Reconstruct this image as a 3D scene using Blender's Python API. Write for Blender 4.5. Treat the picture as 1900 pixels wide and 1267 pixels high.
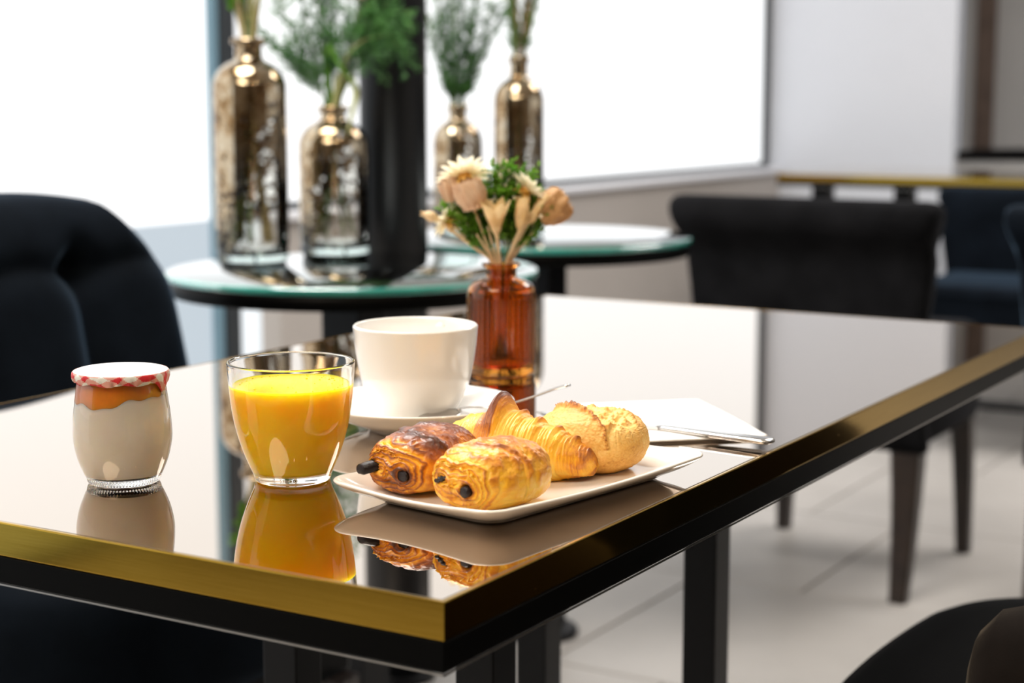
import bpy, bmesh, math, random
from mathutils import Vector, Matrix, noise
R = math.radians
PI = math.pi
SC = bpy.context.scene
COL = SC.collection
for o in list(bpy.data.objects):
    bpy.data.objects.remove(o)
random.seed(7)

# ------------------------------------------------------------------ camera
cam = bpy.data.cameras.new('camera')
cam.sensor_width = 36.0
cam.lens = 59.97
cam.clip_start = 0.02
cam_o = bpy.data.objects.new('camera', cam)
COL.objects.link(cam_o)
cam_o.location = (0, 0, 1.0)
AZ = R(30.985)
PITCH = R(8.154)
cam_o.rotation_euler = (PI/2 - PITCH, 0, AZ - PI/2)
cam.dof.use_dof = True
cam.dof.focus_distance = 1.09
cam.dof.aperture_fstop = 6.4
SC.camera = cam_o
# ------------------------------------------------------------------ light
W_STRENGTH = 1.22          # frosted daylight panes
world = bpy.data.worlds.new('world')
SC.world = world
world.use_nodes = True
world.node_tree.nodes['Background'].inputs[0].default_value = (0.8, 0.87, 1.0, 1)
world.node_tree.nodes['Background'].inputs[1].default_value = 0.5

def lamp(name, kind, loc, energy, color, size=0.05, aim=None, **kw):
    l = bpy.data.lights.new(name, kind)
    l.energy = energy
    l.color = color
    if kind == 'AREA':
        l.shape = 'DISK'
        l.size = size
    else:
        l.shadow_soft_size = size
    for k, v in kw.items():
        setattr(l, k, v)
    o = bpy.data.objects.new(name, l)
    o.location = loc
    if aim is not None:
        d = Vector(aim) - Vector(loc)
        o.rotation_euler = d.to_track_quat('-Z', 'Y').to_euler()
    COL.objects.link(o)
    return o
WARM = (1.0, 0.80, 0.56)
for i, p in enumerate([(-0.25, -0.35, 2.62), (0.55, -0.95, 2.62), (-0.7, 0.7, 2.62), (1.7, -0.5, 2.62)]):
    lamp('ceiling_spot', 'SPOT', p, 20, WARM, 0.045, (0.95, 0.55, 0.75), spot_size=R(70), spot_blend=0.7)
lamp('warm_fill', 'AREA', (-0.6, 0.75, 2.66), 56, (1.0, 0.88, 0.72), 1.6, (0.4, 0.6, 0.7))  # added warm fill light, overhead on the camera side
lamp('overhead_fill', 'AREA', (1.5, 1.7, 2.66), 76, (1.0, 0.97, 0.93), 1.2, (1.45, 1.5, 0.0))  # added fill light, emulates daylight from high windows on upward faces

lamp('overhead_fill', 'AREA', (4.4, 0.5, 2.66), 72, (1.0, 0.97, 0.94), 1.6, (4.4, 0.5, 0.0))  # added fill light that lifts the far part of the room
SC.view_settings.view_transform = 'Standard'
SC.view_settings.look = 'None'
SC.view_settings.exposure = 0.0
SC.view_settings.gamma = 1.0
SC.view_settings.use_curve_mapping = False
try:
    SC.cycles.use_denoising = True
    SC.cycles.max_bounces = 14
    SC.cycles.transmission_bounces = 14
    SC.cycles.transparent_max_bounces = 24
    SC.cycles.sample_clamp_indirect = 6.0
    SC.cycles.blur_glossy = 0.3
except Exception:
    pass

# ------------------------------------------------------------------ helpers
def link(o, parent=None):
    COL.objects.link(o)
    if parent is not None:
        o.parent = parent
    return o

def tag(o, label=None, cat=None, group=None, kind=None):
    if label: o['label'] = label
    if cat: o['category'] = cat
    if group: o['group'] = group
    if kind: o['kind'] = kind
    return o

def thing(name, label, cat, loc=(0, 0, 0), rz=0.0, group=None):
    o = bpy.data.objects.new(name, None)
    o.empty_display_size = 0.05
    o.location = loc
    o.rotation_euler = (0, 0, rz)
    link(o)
    return tag(o, label, cat, group)

def struct_root(name, loc=(0, 0, 0)):
    o = bpy.data.objects.new(name, None)
    o.location = loc
    link(o)
    o['kind'] = 'structure'
    return o

def mesh(name, verts, faces, mat, parent=None, smooth=True, loc=None, rot=None):
    me = bpy.data.meshes.new(name)
    me.from_pydata([tuple(v) for v in verts], [], faces)
    me.update()
    if smooth:
        me.polygons.foreach_set('use_smooth', [True]*len(me.polygons))
    if mat is not None:
        me.materials.append(mat)
    o = bpy.data.objects.new(name, me)
    if loc is not None: o.location = loc
    if rot is not None: o.rotation_euler = rot
    return link(o, parent)

def from_bm(name, bm, mat, parent=None, smooth=False, loc=None, rot=None):
    bmesh.ops.recalc_face_normals(bm, faces=bm.faces)
    me = bpy.data.meshes.new(name)
    bm.to_mesh(me)
    bm.free()
    if smooth:
        me.polygons.foreach_set('use_smooth', [True]*len(me.polygons))
    if mat is not None:
        me.materials.append(mat)
    o = bpy.data.objects.new(name, me)
    if loc is not None: o.location = loc
    if rot is not None: o.rotation_euler = rot
    return link(o, parent)

def box_bm(x0, x1, y0, y1, z0, z1, bevel=0.0, seg=2, bm=None):
    own = bm or bmesh.new()
    b = bmesh.new()
    vs = [b.verts.new(v) for v in ((x0,y0,z0),(x1,y0,z0),(x1,y1,z0),(x0,y1,z0),(x0,y0,z1),(x1,y0,z1),(x1,y1,z1),(x0,y1,z1))]
    for f in ((3,2,1,0),(4,5,6,7),(0,1,5,4),(1,2,6,5),(2,3,7,6),(3,0,4,7)):
        b.faces.new([vs[i] for i in f])
    if bevel > 0:
        bmesh.ops.bevel(b, geom=b.edges[:], offset=bevel, segments=seg, affect='EDGES', profile=0.5)
    me = bpy.data.meshes.new('tmp')
    b.to_mesh(me); b.free()
    own.from_mesh(me)
    bpy.data.meshes.remove(me)
    return own

def box(name, x0, x1, y0, y1, z0, z1, mat, parent=None, bevel=0.0, seg=2, smooth=False, loc=None, rot=None):
    return from_bm(name, box_bm(x0, x1, y0, y1, z0, z1, bevel, seg), mat, parent, smooth, loc, rot)

def lathe_data(prof, n=96, rfun=None):
    """prof: list of (r, z); first and last with r==0 close on the axis."""
    vs, fs, rings = [], [], []
    for k, (r, z) in enumerate(prof):
        if r <= 1e-7:
            vs.append((0, 0, z)); rings.append([len(vs)-1])
        else:
            ring = []
            for i in range(n):
                a = 2*PI*i/n
                rr, zz = (rfun(r, z, a, k) if rfun else (r, z))
                vs.append((rr*math.cos(a), rr*math.sin(a), zz))
                ring.append(len(vs)-1)
            rings.append(ring)
    for a, b in zip(rings[:-1], rings[1:]):
        for i in range(n):
            j = (i+1) % n
            if len(a) == 1 and len(b) == 1: continue
            if len(a) == 1: fs.append((a[0], b[j], b[i]))
            elif len(b) == 1: fs.append((a[i], a[j], b[0]))
            else: fs.append((a[i], a[j], b[j], b[i]))
    return vs, fs

def lathe(name, prof, mat, parent=None, n=96, rfun=None, loc=None, rot=None):
    vs, fs = lathe_data(prof, n, rfun)
    return mesh(name, vs, fs, mat, parent, True, loc, rot)

def smooth_prof(pts, m=6):
    """Catmull-Rom through the profile points."""
    out = []
    P = [pts[0]] + list(pts) + [pts[-1]]
    for i in range(1, len(P)-2):
        p0, p1, p2, p3 = P[i-1], P[i], P[i+1], P[i+2]
        for k in range(m):
            t = k/m
            out.append(tuple(0.5*((2*p1[c]) + (-p0[c]+p2[c])*t + (2*p0[c]-5*p1[c]+4*p2[c]-p3[c])*t*t + (-p0[c]+3*p1[c]-3*p2[c]+p3[c])*t**3) for c in range(len(p1))))
    out.append(tuple(pts[-1]))
    return out

def tube_data(path, rad, n=8, caps=True, flat=1.0):
    path = [Vector(p) for p in path]
    vs, fs = [], []
    up = Vector((0, 0, 1))
    m = len(path)
    for k, p in enumerate(path):
        t = (path[min(k+1, m-1)] - path[max(k-1, 0)]).normalized()
        a = t.cross(up)
        if a.length < 1e-4: a = t.cross(Vector((1, 0, 0)))
        a.normalize()
        b = t.cross(a)
        r = rad(k/(m-1)) if callable(rad) else rad
        for i in range(n):
            an = 2*PI*i/n
            vs.append(p + a*(r*math.cos(an)) + b*(r*flat*math.sin(an)))
    for k in range(m-1):
        for i in range(n):
            j = (i+1) % n
            fs.append((k*n+i, k*n+j, (k+1)*n+j, (k+1)*n+i))
    if caps:
        fs.append(tuple(range(n-1, -1, -1)))
        fs.append(tuple((m-1)*n+i for i in range(n)))
    return vs, fs

def tube(name, path, rad, mat, parent=None, n=8, flat=1.0):
    vs, fs = tube_data(path, rad, n, True, flat)
    return mesh(name, vs, fs, mat, parent)

class MB:
    def __init__(self): self.v = []; self.f = []
    def add(self, vs, fs):
        o = len(self.v)
        self.v += [tuple(v) for v in vs]
        self.f += [tuple(i+o for i in f) for f in fs]
    def build(self, name, mat, parent=None, smooth=True):
        return mesh(name, self.v, self.f, mat, parent, smooth)

def copy_tree(o, parent=None):
    c = o.copy(); COL.objects.link(c)
    if parent is not None:
        c.parent = parent
        c.matrix_parent_inverse = o.matrix_parent_inverse
    for ch in [k for k in bpy.data.objects if k.parent == o]:
        copy_tree(ch, c)
    return c

def smoothstep(a, b, x):
    t = max(0.0, min(1.0, (x-a)/(b-a)))
    return t*t*(3-2*t)

def fbm(p, o=4):
    return noise.fractal(p, 1.0, 2.0, o)

# ------------------------------------------------------------------ materials
class NT:
    def __init__(self, name):
        self.m = bpy.data.materials.new(name)
        self.m.use_nodes = True
        self.t = self.m.node_tree
        self.b = self.t.nodes['Principled BSDF']
        self.out = self.t.nodes['Material Output']
    def n(self, typ, **kw):
        nd = self.t.nodes.new(typ)
        for k, v in kw.items():
            if hasattr(nd, k): setattr(nd, k, v)
            else: nd.inputs[k.replace('_', ' ')].default_value = v
        return nd
    def l(self, a, b): self.t.links.new(a, b)
    def set(self, **kw):
        for k, v in kw.items():
            self.b.inputs[k.replace('_', ' ')].default_value = v
        return self
    def coord(self, kind='Object', scale=(1, 1, 1)):
        tc = self.n('ShaderNodeTexCoord')
        mp = self.n('ShaderNodeMapping')
        mp.inputs['Scale'].default_value = scale
        self.l(tc.outputs[kind], mp.inputs['Vector'])
        return mp.outputs['Vector']
    def noise(self, scale, detail=4, rough=0.5, vec=None, dist=0.0):
        nd = self.n('ShaderNodeTexNoise')
        nd.inputs['Scale'].default_value = scale
        nd.inputs['Detail'].default_value = detail
        nd.inputs['Roughness'].default_value = rough
        nd.inputs['Distortion'].default_value = dist
        if vec is not None: self.l(vec, nd.inputs['Vector'])
        return nd.outputs['Fac']
    def ramp(self, fac, stops, interp='LINEAR'):
        r = self.n('ShaderNodeValToRGB')
        r.color_ramp.interpolation = interp
        el = r.color_ramp.elements
        while len(el) > 1: el.remove(el[-1])
        el[0].position, el[0].color = stops[0][0], (*stops[0][1], 1)
        for p, c in stops[1:]:
            e = el.new(p); e.color = (*c, 1)
        self.l(fac, r.inputs['Fac'])
        return r.outputs['Color']
    def bump(self, h, strength=0.2, dist=0.001):
        b = self.n('ShaderNodeBump')
        b.inputs['Strength'].default_value = strength
        b.inputs['Distance'].default_value = dist
        self.l(h, b.inputs['Height'])
        self.l(b.outputs['Normal'], self.b.inputs['Normal'])
        return b
    def attr(self, name):
        a = self.n('ShaderNodeAttribute')
        a.attribute_name = name
        return a
    def math(self, op, a, b=None, clamp=False):
        nd = self.n('ShaderNodeMath')
        nd.operation = op
        nd.use_clamp = clamp
        for i, x in enumerate((a, b)):
            if x is None: continue
            if isinstance(x, (int, float)): nd.inputs[i].default_value = x
            else: self.l(x, nd.inputs[i])
        return nd.outputs[0]

def simple(name, color, rough=0.5, metal=0.0, noise_amt=0.0, nscale=20, bump=0.0, **kw):
    m = NT(name)
    m.set(Roughness=rough, Metallic=metal)
    if kw: m.set(**kw)
    v = m.coord()
    if noise_amt > 0:
        f = m.noise(nscale, 4, 0.55, v)
        c0 = tuple(max(0, c*(1-noise_amt)) for c in color)
        c1 = tuple(min(1, c*(1+noise_amt)) for c in color)
        m.l(m.ramp(f, [(0.3, c0), (0.7, c1)]), m.b.inputs['Base Color'])
    else:
        m.set(Base_Color=(*color, 1))
    if bump > 0:
        m.bump(m.noise(nscale*6, 3, 0.5, v), bump, 0.001)
    return m.m

def emission(name, color, strength):
    m = NT(name)
    m.set(Base_Color=(0.2, 0.2, 0.2, 1), Emission_Color=(*color, 1), Emission_Strength=strength, Roughness=0.6)
    return m.m

M = {}
M['wall'] = simple('warm_grey_paint', (0.44, 0.40, 0.37), 0.8, 0, 0.03, 3, 0.03)
M['wall_white'] = simple('white_paint', (0.66, 0.68, 0.73), 0.7, 0, 0.015, 3, 0.02)
M['wall_far'] = simple('grey_paint', (0.80, 0.79, 0.78), 0.8, 0, 0.05, 2, 0.02)
M['wall_warm'] = simple('beige_paint', (0.22, 0.17, 0.12), 0.8, 0, 0.05, 2, 0.02)
M['ceiling'] = simple('ceiling_white', (0.74, 0.71, 0.66), 0.9)
M['trim_brown'] = simple('brown_trim', (0.20, 0.14, 0.11), 0.6, 0, 0.2, 12)
M['pane'] = emission('frosted_pane', (0.97, 0.985, 1.0), W_STRENGTH)
M['pane_low'] = emission('frosted_lower_pane', (0.62, 0.76, 0.88), 0.62)  # daylight fading towards the ground, put into a dimmer bluish glow
M['pane_side'] = emission('frosted_side_pane', (0.90, 0.96, 1.0), 0.95)
M['pane_street'] = emission('frosted_street_pane', (0.93, 0.96, 1.0), 0.9)
M['frame'] = simple('charcoal_window_frame', (0.025, 0.03, 0.035), 0.4)
M['frame_blue'] = simple('glass_edge_blue', (0.18, 0.30, 0.38), 0.3)
M['sill'] = simple('white_sill', (0.82, 0.82, 0.86), 0.35)
M['column'] = simple('matt_charcoal_column', (0.005, 0.0055, 0.007), 0.40, 0, 0.1, 8, 0, Specular_IOR_Level=0.3)
M['black_metal'] = simple('black_powder_coat', (0.006, 0.006, 0.007), 0.42, 0, 0.1, 60, 0.04, Specular_IOR_Level=0.2)
M['black_lacquer'] = simple('black_lacquer', (0.002, 0.002, 0.002), 0.35, 0, 0, 10, 0, Specular_IOR_Level=0.06)
M['steel_line'] = simple('steel_edge', (0.55, 0.53, 0.5), 0.3, 1.0)
M['wood_dark'] = simple('dark_stained_wood', (0.022, 0.013, 0.009), 0.35, 0, 0.3, 30, 0.05)

def floor_mat():
    m = NT('stone_tile')
    v = m.coord('Object')
    info = m.n('ShaderNodeObjectInfo')
    f = m.noise(3.0, 6, 0.6, v)
    c = m.ramp(f, [(0.25, (0.37, 0.345, 0.32)), (0.75, (0.47, 0.44, 0.41))])
    mx = m.n('ShaderNodeHueSaturation')
    m.l(c, mx.inputs['Color'])
    val = m.math('MULTIPLY_ADD', info.outputs['Random'], 0.10)
    val.node.inputs[2].default_value = 0.95
    m.l(val, mx.inputs['Value'])
    m.l(mx.outputs['Color'], m.b.inputs['Base Color'])
    m.set(Roughness=0.42)
    m.bump(m.noise(40, 4, 0.5, v), 0.05, 0.002)
    return m.m
M['tile'] = floor_mat()
M['grout'] = simple('grey_grout', (0.22, 0.20, 0.19), 0.9, 0, 0.1, 30)

def mirror_mat():
    m = NT('bronze_mirror_glass')
    m.set(Base_Color=(0.54, 0.455, 0.375, 1), Metallic=1.0, Roughness=0.012)
    v = m.coord('Object')
    f = m.noise(900, 2, 0.5, v)
    # a little dust
    d = m.ramp(f, [(0.0, (0.010,)*3), (0.73, (0.012,)*3), (0.80, (0.3,)*3)])
    m.l(d, m.b.inputs['Roughness'])
    return m.m
M['mirror'] = mirror_mat()

def brass_mat():
    m = NT('polished_brass')
    v = m.coord('Object', (6, 6, 500))
    f = m.noise(3, 5, 0.6, v)
    m.l(m.ramp(f, [(0.3, (0.46, 0.275, 0.032)), (0.7, (0.56, 0.35, 0.055))]), m.b.inputs['Base Color'])
    v2 = m.coord('Object')
    f2 = m.noise(260, 3, 0.6, v2)
    m.l(m.ramp(f2, [(0.0, (0.085,)*3), (0.72, (0.10,)*3), (0.80, (0.4,)*3)]), m.b.inputs['Roughness'])
    m.set(Metallic=1.0)
    return m.m
M['brass'] = brass_mat()

def velvet_mat(name, base, sheen_col, sheen=1.0, rough=0.75):
    m = NT(name)
    v = m.coord('Object')
    f = m.noise(9, 5, 0.6, v)
    c0 = tuple(c*0.6 for c in base); c1 = tuple(c*1.5 for c in base)
    m.l(m.ramp(f, [(0.3, c0), (0.7, c1)]), m.b.inputs['Base Color'])
    m.set(Roughness=rough, Sheen_Weight=sheen, Sheen_Roughness=0.32, Sheen_Tint=(*sheen_col, 1), Specular_IOR_Level=0.03)
    m.bump(m.noise(420, 2, 0.5, v), 0.15, 0.0008)
    return m.m
M['velvet'] = velvet_mat('midnight_velvet', (0.003, 0.0045, 0.007), (0.33, 0.52, 0.78), 0.26)
M['velvet_dark'] = velvet_mat('black_velvet', (0.008, 0.008, 0.009), (0.50, 0.50, 0.56), 0.05)
M['velvet_near'] = velvet_mat('soft_black_velvet', (0.0022, 0.0022, 0.0024), (0.50, 0.50, 0.56), 0.03)
M['velvet_brown'] = velvet_mat('sooty_velvet', (0.008, 0.006, 0.005), (0.6, 0.5, 0.36), 0.2)

def porcelain(name, col=(0.87, 0.85, 0.82), rough=0.12):
    m = NT(name)
    m.set(Base_Color=(*col, 1), Roughness=rough, Coat_Weight=0.4, Coat_Roughness=0.05)
    v = m.coord('Object')
    m.bump(m.noise(30, 2, 0.5, v), 0.01, 0.001)
    return m.m
M['porcelain'] = porcelain('white_porcelain')
M['stoneware'] = porcelain('cream_stoneware', (0.80, 0.74, 0.67), 0.16)
M['steel'] = simple('brushed_steel', (0.62, 0.60, 0.58), 0.18, 1.0, 0.05, 40)

def glass_mat(name, col=(1, 1, 1), rough=0.0, ior=1.48):
    m = NT(name)
    m.set(Base_Color=(*col, 1), Roughness=rough, IOR=ior, Transmission_Weight=1.0)
    v = m.coord('Object')
    m.bump(m.noise(25, 2, 0.4, v), 0.02, 0.001)
    return m.m
M['glass'] = glass_mat('clear_glass', (0.985, 0.99, 0.985))
M['amber'] = glass_mat('amber_glass', (0.66, 0.25, 0.032), 0.01, 1.45)

def juice_mat():
    m = NT('orange_juice')
    v = m.coord('Object')
    f = m.noise(60, 4, 0.6, v)
    m.l(m.ramp(f, [(0.3, (1.0, 0.62, 0.008)), (0.7, (1.0, 0.68, 0.016))]), m.b.inputs['Base Color'])
    m.set(Roughness=0.25, Subsurface_Weight=1.0, Subsurface_Scale=0.02, Subsurface_Radius=(1.0, 0.6, 0.15), IOR=1.36)
    return m.m
M['juice'] = juice_mat()
def cream_mat():
    m = NT('set_yogurt')
    v = m.coord('Object')
    f = m.noise(45, 5, 0.6, v)
    m.l(m.ramp(f, [(0.3, (0.86, 0.78, 0.68)), (0.7, (0.92, 0.86, 0.77))]), m.b.inputs['Base Color'])
    m.set(Roughness=0.3, Subsurface_Weight=0.6, Subsurface_Scale=0.01, Subsurface_Radius=(1.0, 0.8, 0.5))
    return m.m
M['cream'] = cream_mat()
M['caramel'] = simple('apricot_caramel', (0.80, 0.27, 0.015), 0.2, 0, 0.15, 60, 0, Subsurface_Weight=0.7, Subsurface_Scale=0.008, Subsurface_Radius=(1.0, 0.4, 0.05))

def attr_mat(name, attr, rough=0.6, **kw):
    m = NT(name)
    a = m.attr(attr)
    m.l(a.outputs['Color'], m.b.inputs['Base Color'])
    m.set(Roughness=rough)
    if kw: m.set(**kw)
    return m.m
M['gingham'] = attr_mat('gingham_paper', 'print', 0.5)
M['paper'] = simple('white_paper', (0.90, 0.89, 0.89), 0.55, 0, 0.02, 30, 0.06)
M['ink'] = simple('grey_print', (0.30, 0.30, 0.31), 0.6)
M['napkin'] = simple('white_tissue', (0.90, 0.885, 0.87), 0.9, 0, 0.02, 40, 0.25)

def pastry_mat(name, stops, glaze=0.2, rough=0.42, bscale=420, bstr=0.35, stria=None):
    m = NT(name)
    a = m.attr('bake')
    v = m.coord('Object')
    n1 = m.noise(90, 6, 0.65, v)
    n2 = m.noise(420, 4, 0.6, v)
    s = m.math('MULTIPLY_ADD', n1, 0.34)
    s.node.inputs[2].default_value = -0.17
    s2 = m.math('MULTIPLY_ADD', n2, 0.16)
    s2.node.inputs[2].default_value = -0.08
    t = m.math('ADD', m.math('ADD', a.outputs['Fac'], s), s2, True)
    m.l(m.ramp(t, stops), m.b.inputs['Base Color'])
    m.set(Roughness=rough, Coat_Weight=glaze, Coat_Roughness=0.28, Subsurface_Weight=0.15, Subsurface_Scale=0.004, Subsurface_Radius=(1.0, 0.5, 0.2))
    h = m.math('ADD', m.noise(bscale, 5, 0.65, v), m.noise(bscale*0.25, 3, 0.5, v))
    if stria:
        ns = m.noise(1.0, 4, 0.6, m.coord('Object', stria))
        h = m.math('ADD', m.math('MULTIPLY', h, 0.45), m.math('MULTIPLY', ns, 1.5))
        t2 = m.math('ADD', t, m.math('MULTIPLY_ADD', ns, 0.26), True)
        t2.node.inputs[1].links[0].from_node.inputs[2].default_value = -0.13
        rn = [n for n in m.t.nodes if n.type == 'VALTORGB'][0]
        m.l(t2, rn.inputs['Fac'])
    m.bump(h, bstr, 0.0012)
    return m.m
PST = [(0.0, (0.98, 0.64, 0.085)), (0.28, (0.92, 0.45, 0.016)), (0.5, (0.66, 0.23, 0.010)), (0.75, (0.27, 0.065, 0.010)), (1.0, (0.085, 0.024, 0.010))]
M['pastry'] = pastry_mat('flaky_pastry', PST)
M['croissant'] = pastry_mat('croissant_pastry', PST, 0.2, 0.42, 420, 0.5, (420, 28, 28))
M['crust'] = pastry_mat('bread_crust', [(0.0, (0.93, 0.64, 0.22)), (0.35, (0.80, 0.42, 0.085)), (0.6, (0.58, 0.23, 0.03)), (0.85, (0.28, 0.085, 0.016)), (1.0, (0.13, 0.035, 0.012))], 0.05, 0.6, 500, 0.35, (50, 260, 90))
M['chocolate'] = simple('baked_chocolate', (0.012, 0.006, 0.005), 0.25, 0, 0.4, 300, 0.3, Specular_IOR_Level=0.3)

def silvered_mat():
    """Mirrored glass whose silvering has flaked away in patches: worn bronze film over clear glass."""
    m = NT('antiqued_mirror_glass')
    v = m.coord('Object')
    sep = m.n('ShaderNodeSeparateXYZ'); m.l(v, sep.inputs[0])
    a = m.noise(24, 3, 0.5, v, 0.4)
    b = m.noise(95, 6, 0.68, v, 0.5)
    # wear: the silvering has gone mostly low down and on one side
    side = m.math('ADD', m.math('MULTIPLY', sep.outputs['X'], 0.9), m.math('MULTIPLY', sep.outputs['Y'], -1.5))
    zf = m.math('MULTIPLY_ADD', sep.outputs['Z'], 1.1); zf.node.inputs[2].default_value = -0.36
    s = m.math('ADD', m.math('ADD', m.math('MULTIPLY', a, 0.40), m.math('MULTIPLY', b, 1.15)), m.math('SUBTRACT', zf, side))
    mask = m.ramp(s, [(0.50, (0, 0, 0)), (0.56, (1, 1, 1))])
    tr = m.n('ShaderNodeBsdfTransparent'); tr.inputs[0].default_value = (0.93, 0.93, 0.90, 1)
    gl = m.n('ShaderNodeBsdfGlossy'); gl.inputs['Roughness'].default_value = 0.04
    fr = m.n('ShaderNodeFresnel'); fr.inputs['IOR'].default_value = 1.5
    mx1 = m.n('ShaderNodeMixShader')
    m.l(fr.outputs[0], mx1.inputs[0]); m.l(tr.outputs[0], mx1.inputs[1]); m.l(gl.outputs[0], mx1.inputs[2])
    c = m.ramp(m.math('ADD', m.math('MULTIPLY', b, 0.6), m.math('MULTIPLY', a, 0.5)), [(0.44, (0.03, 0.02, 0.012)), (0.50, (0.26, 0.15, 0.06)), (0.58, (0.46, 0.37, 0.25)), (0.8, (0.58, 0.54, 0.46))])
    m.l(c, m.b.inputs['Base Color'])
    m.set(Metallic=1.0, Roughness=0.09)
    m.bump(b, 0.05, 0.002)
    mx2 = m.n('ShaderNodeMixShader')
    m.l(mask, mx2.inputs[0]); m.l(mx1.outputs[0], mx2.inputs[1]); m.l(m.b.outputs[0], mx2.inputs[2])
    m.l(mx2.outputs[0], m.out.inputs['Surface'])
    return m.m
M['silvered'] = silvered_mat()
M['aqua_glass'] = glass_mat('aqua_glass', (0.80, 0.93, 0.90), 0.02)

def tabletop_glass():
    m = NT('smoked_glass_top')
    m.set(Base_Color=(0.46, 0.49, 0.49, 1), Metallic=1.0, Roughness=0.03)
    m.bump(m.noise(8, 2, 0.4, m.coord('Object')), 0.004, 0.002)
    return m.m
M['glass_top'] = tabletop_glass()
M['glass_rim'] = simple('green_glass_edge', (0.04, 0.42, 0.34), 0.12, 0, 0.2, 14, 0, Transmission_Weight=0.35, Coat_Weight=0.8)

def leaf_mat(name, c0, c1, trans=0.3):
    m = NT(name)
    f = m.noise(40, 3, 0.5, m.coord('Object'))
    col = m.ramp(f, [(0.3, c0), (0.7, c1)])
    m.l(col, m.b.inputs['Base Color'])
    m.set(Roughness=0.55)
    if trans > 0:
        tl = m.n('ShaderNodeBsdfTranslucent'); m.l(col, tl.inputs[0])
        mx = m.n('ShaderNodeMixShader'); mx.inputs[0].default_value = trans
        m.l(m.b.outputs[0], mx.inputs[1]); m.l(tl.outputs[0], mx.inputs[2])
        m.l(mx.outputs[0], m.out.inputs['Surface'])
    return m.m
M['leaf'] = leaf_mat('sprig_green', (0.035, 0.14, 0.03), (0.10, 0.27, 0.055))
M['leaf_bright'] = leaf_mat('fresh_green', (0.06, 0.22, 0.012), (0.21, 0.40, 0.035), 0.45)
M['leaf_pale'] = leaf_mat('yellow_green', (0.42, 0.44, 0.17), (0.58, 0.58, 0.28), 0.3)
M['stem_green'] = leaf_mat('stem_green', (0.08, 0.15, 0.035), (0.16, 0.25, 0.06), 0)
M['straw'] = leaf_mat('dry_straw', (0.40, 0.31, 0.13), (0.60, 0.48, 0.25), 0.15)
M['stem_brown'] = leaf_mat('brown_stem', (0.16, 0.10, 0.05), (0.30, 0.19, 0.09), 0)
M['stem_beige'] = leaf_mat('beige_stem', (0.70, 0.50, 0.28), (0.86, 0.68, 0.42), 0.1)
M['petal'] = leaf_mat('cream_petal', (0.93, 0.84, 0.60), (0.98, 0.93, 0.78), 0.5)
M['petal_gold'] = leaf_mat('amber_petal', (0.80, 0.46, 0.10), (0.92, 0.63, 0.20), 0.3)
M['disc'] = leaf_mat('amber_flower_centre', (0.55, 0.24, 0.03), (0.80, 0.44, 0.06), 0.1)
M['blush'] = leaf_mat('dried_blush_petal', (0.74, 0.47, 0.29), (0.93, 0.74, 0.54), 0.35)
M['pod'] = leaf_mat('dried_seed_pod', (0.80, 0.56, 0.25), (0.94, 0.76, 0.46), 0.3)
M['husk'] = leaf_mat('brown_husk', (0.52, 0.27, 0.10), (0.72, 0.44, 0.20), 0.3)
M['pink'] = leaf_mat('pink_blossom', (0.80, 0.55, 0.50), (0.90, 0.70, 0.66), 0.3)

# ------------------------------------------------------------------ the room
TZ = 0.75
XS = 6.52          # plane of the white return wall
def wall(name, mat, *b):
    o = box(name, *b, mat)
    o['kind'] = 'structure'
    return o

def build_floor():
    fl = box('floor', -2.4, 9.6, -2.8, 3.0, -0.10, -0.004, M['grout'])
    fl['kind'] = 'structure'
    s = 0.64
    bm = box_bm(-s/2+0.003, s/2-0.003, -s/2+0.003, s/2-0.003, -0.02, 0.0, 0.0015, 1)
    first = from_bm('tile', bm, M['tile'], fl)
    k = 0
    i = 0
    x = 2.56 + s/2 - 8*s
    while x - s/2 < 9.6:
        off = 1.461 if (round((x-2.56-s/2)/s) % 2 == 0) else 1.232
        y = off + s/2 - 7*s
        while y - s/2 < 2.71:
            o = first if k == 0 else first.copy()
            o.location = (x, y, 0)
            if k: link(o, fl)
            k += 1
            y += s
        x += s
build_floor()

wall('wall_back', M['wall'], 3.30, 9.6, 2.65, 2.85, 0.0, 0.698)                      # low wall under the window
wall('wall_back_top', M['wall_white'], -2.4, 9.6, 2.66, 2.95, 2.55, 2.8)
wall('wall_right', M['wall_white'], XS, XS+0.05, 1.94, 2.85, 0.0, 2.75)
wall('wall_far', M['wall_far'], 9.0, 9.2, -2.6, 2.65, 0.0, 2.75)
wall('wall_far_side', M['wall_far'], XS+0.22, 9.0, 2.66, 2.85, 0.698, 2.6)
wall('wall_front', M['wall_warm'], -2.4, 9.2, -2.8, -2.6, 0.0, 0.85)
wall('wall_front_top', M['wall_warm'], -2.4, 9.2, -2.8, -2.6, 2.5, 2.75)
wall('wall_front_side', M['wall_warm'], -2.4, 2.4, -2.8, -2.6, 0.85, 2.5)
wall('wall_front_end', M['wall_warm'], 7.6, 9.2, -2.8, -2.6, 0.85, 2.5)
wall('wall_left', M['wall_warm'], -2.4, -2.2, -2.6, 2.95, 0.0, 2.75)
box('dark_reflection_block', -2.2, -1.45, -2.6, 2.6, 0.0, 0.82, M['black_lacquer'])['kind'] = 'structure'  # unseen dark block, added so the front brass edge reflects something dark
wall('ceiling', M['ceiling'], -2.4, 9.6, -2.8, 3.0, 2.75, 2.85)
wall('trim_1', M['trim_brown'], 8.94, 8.998, 2.47, 2.56, 0.0, 2.7)
wall('baseboard_back', M['sill'], 3.31, XS, 2.634, 2.648, 0.0, 0.07)

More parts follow.
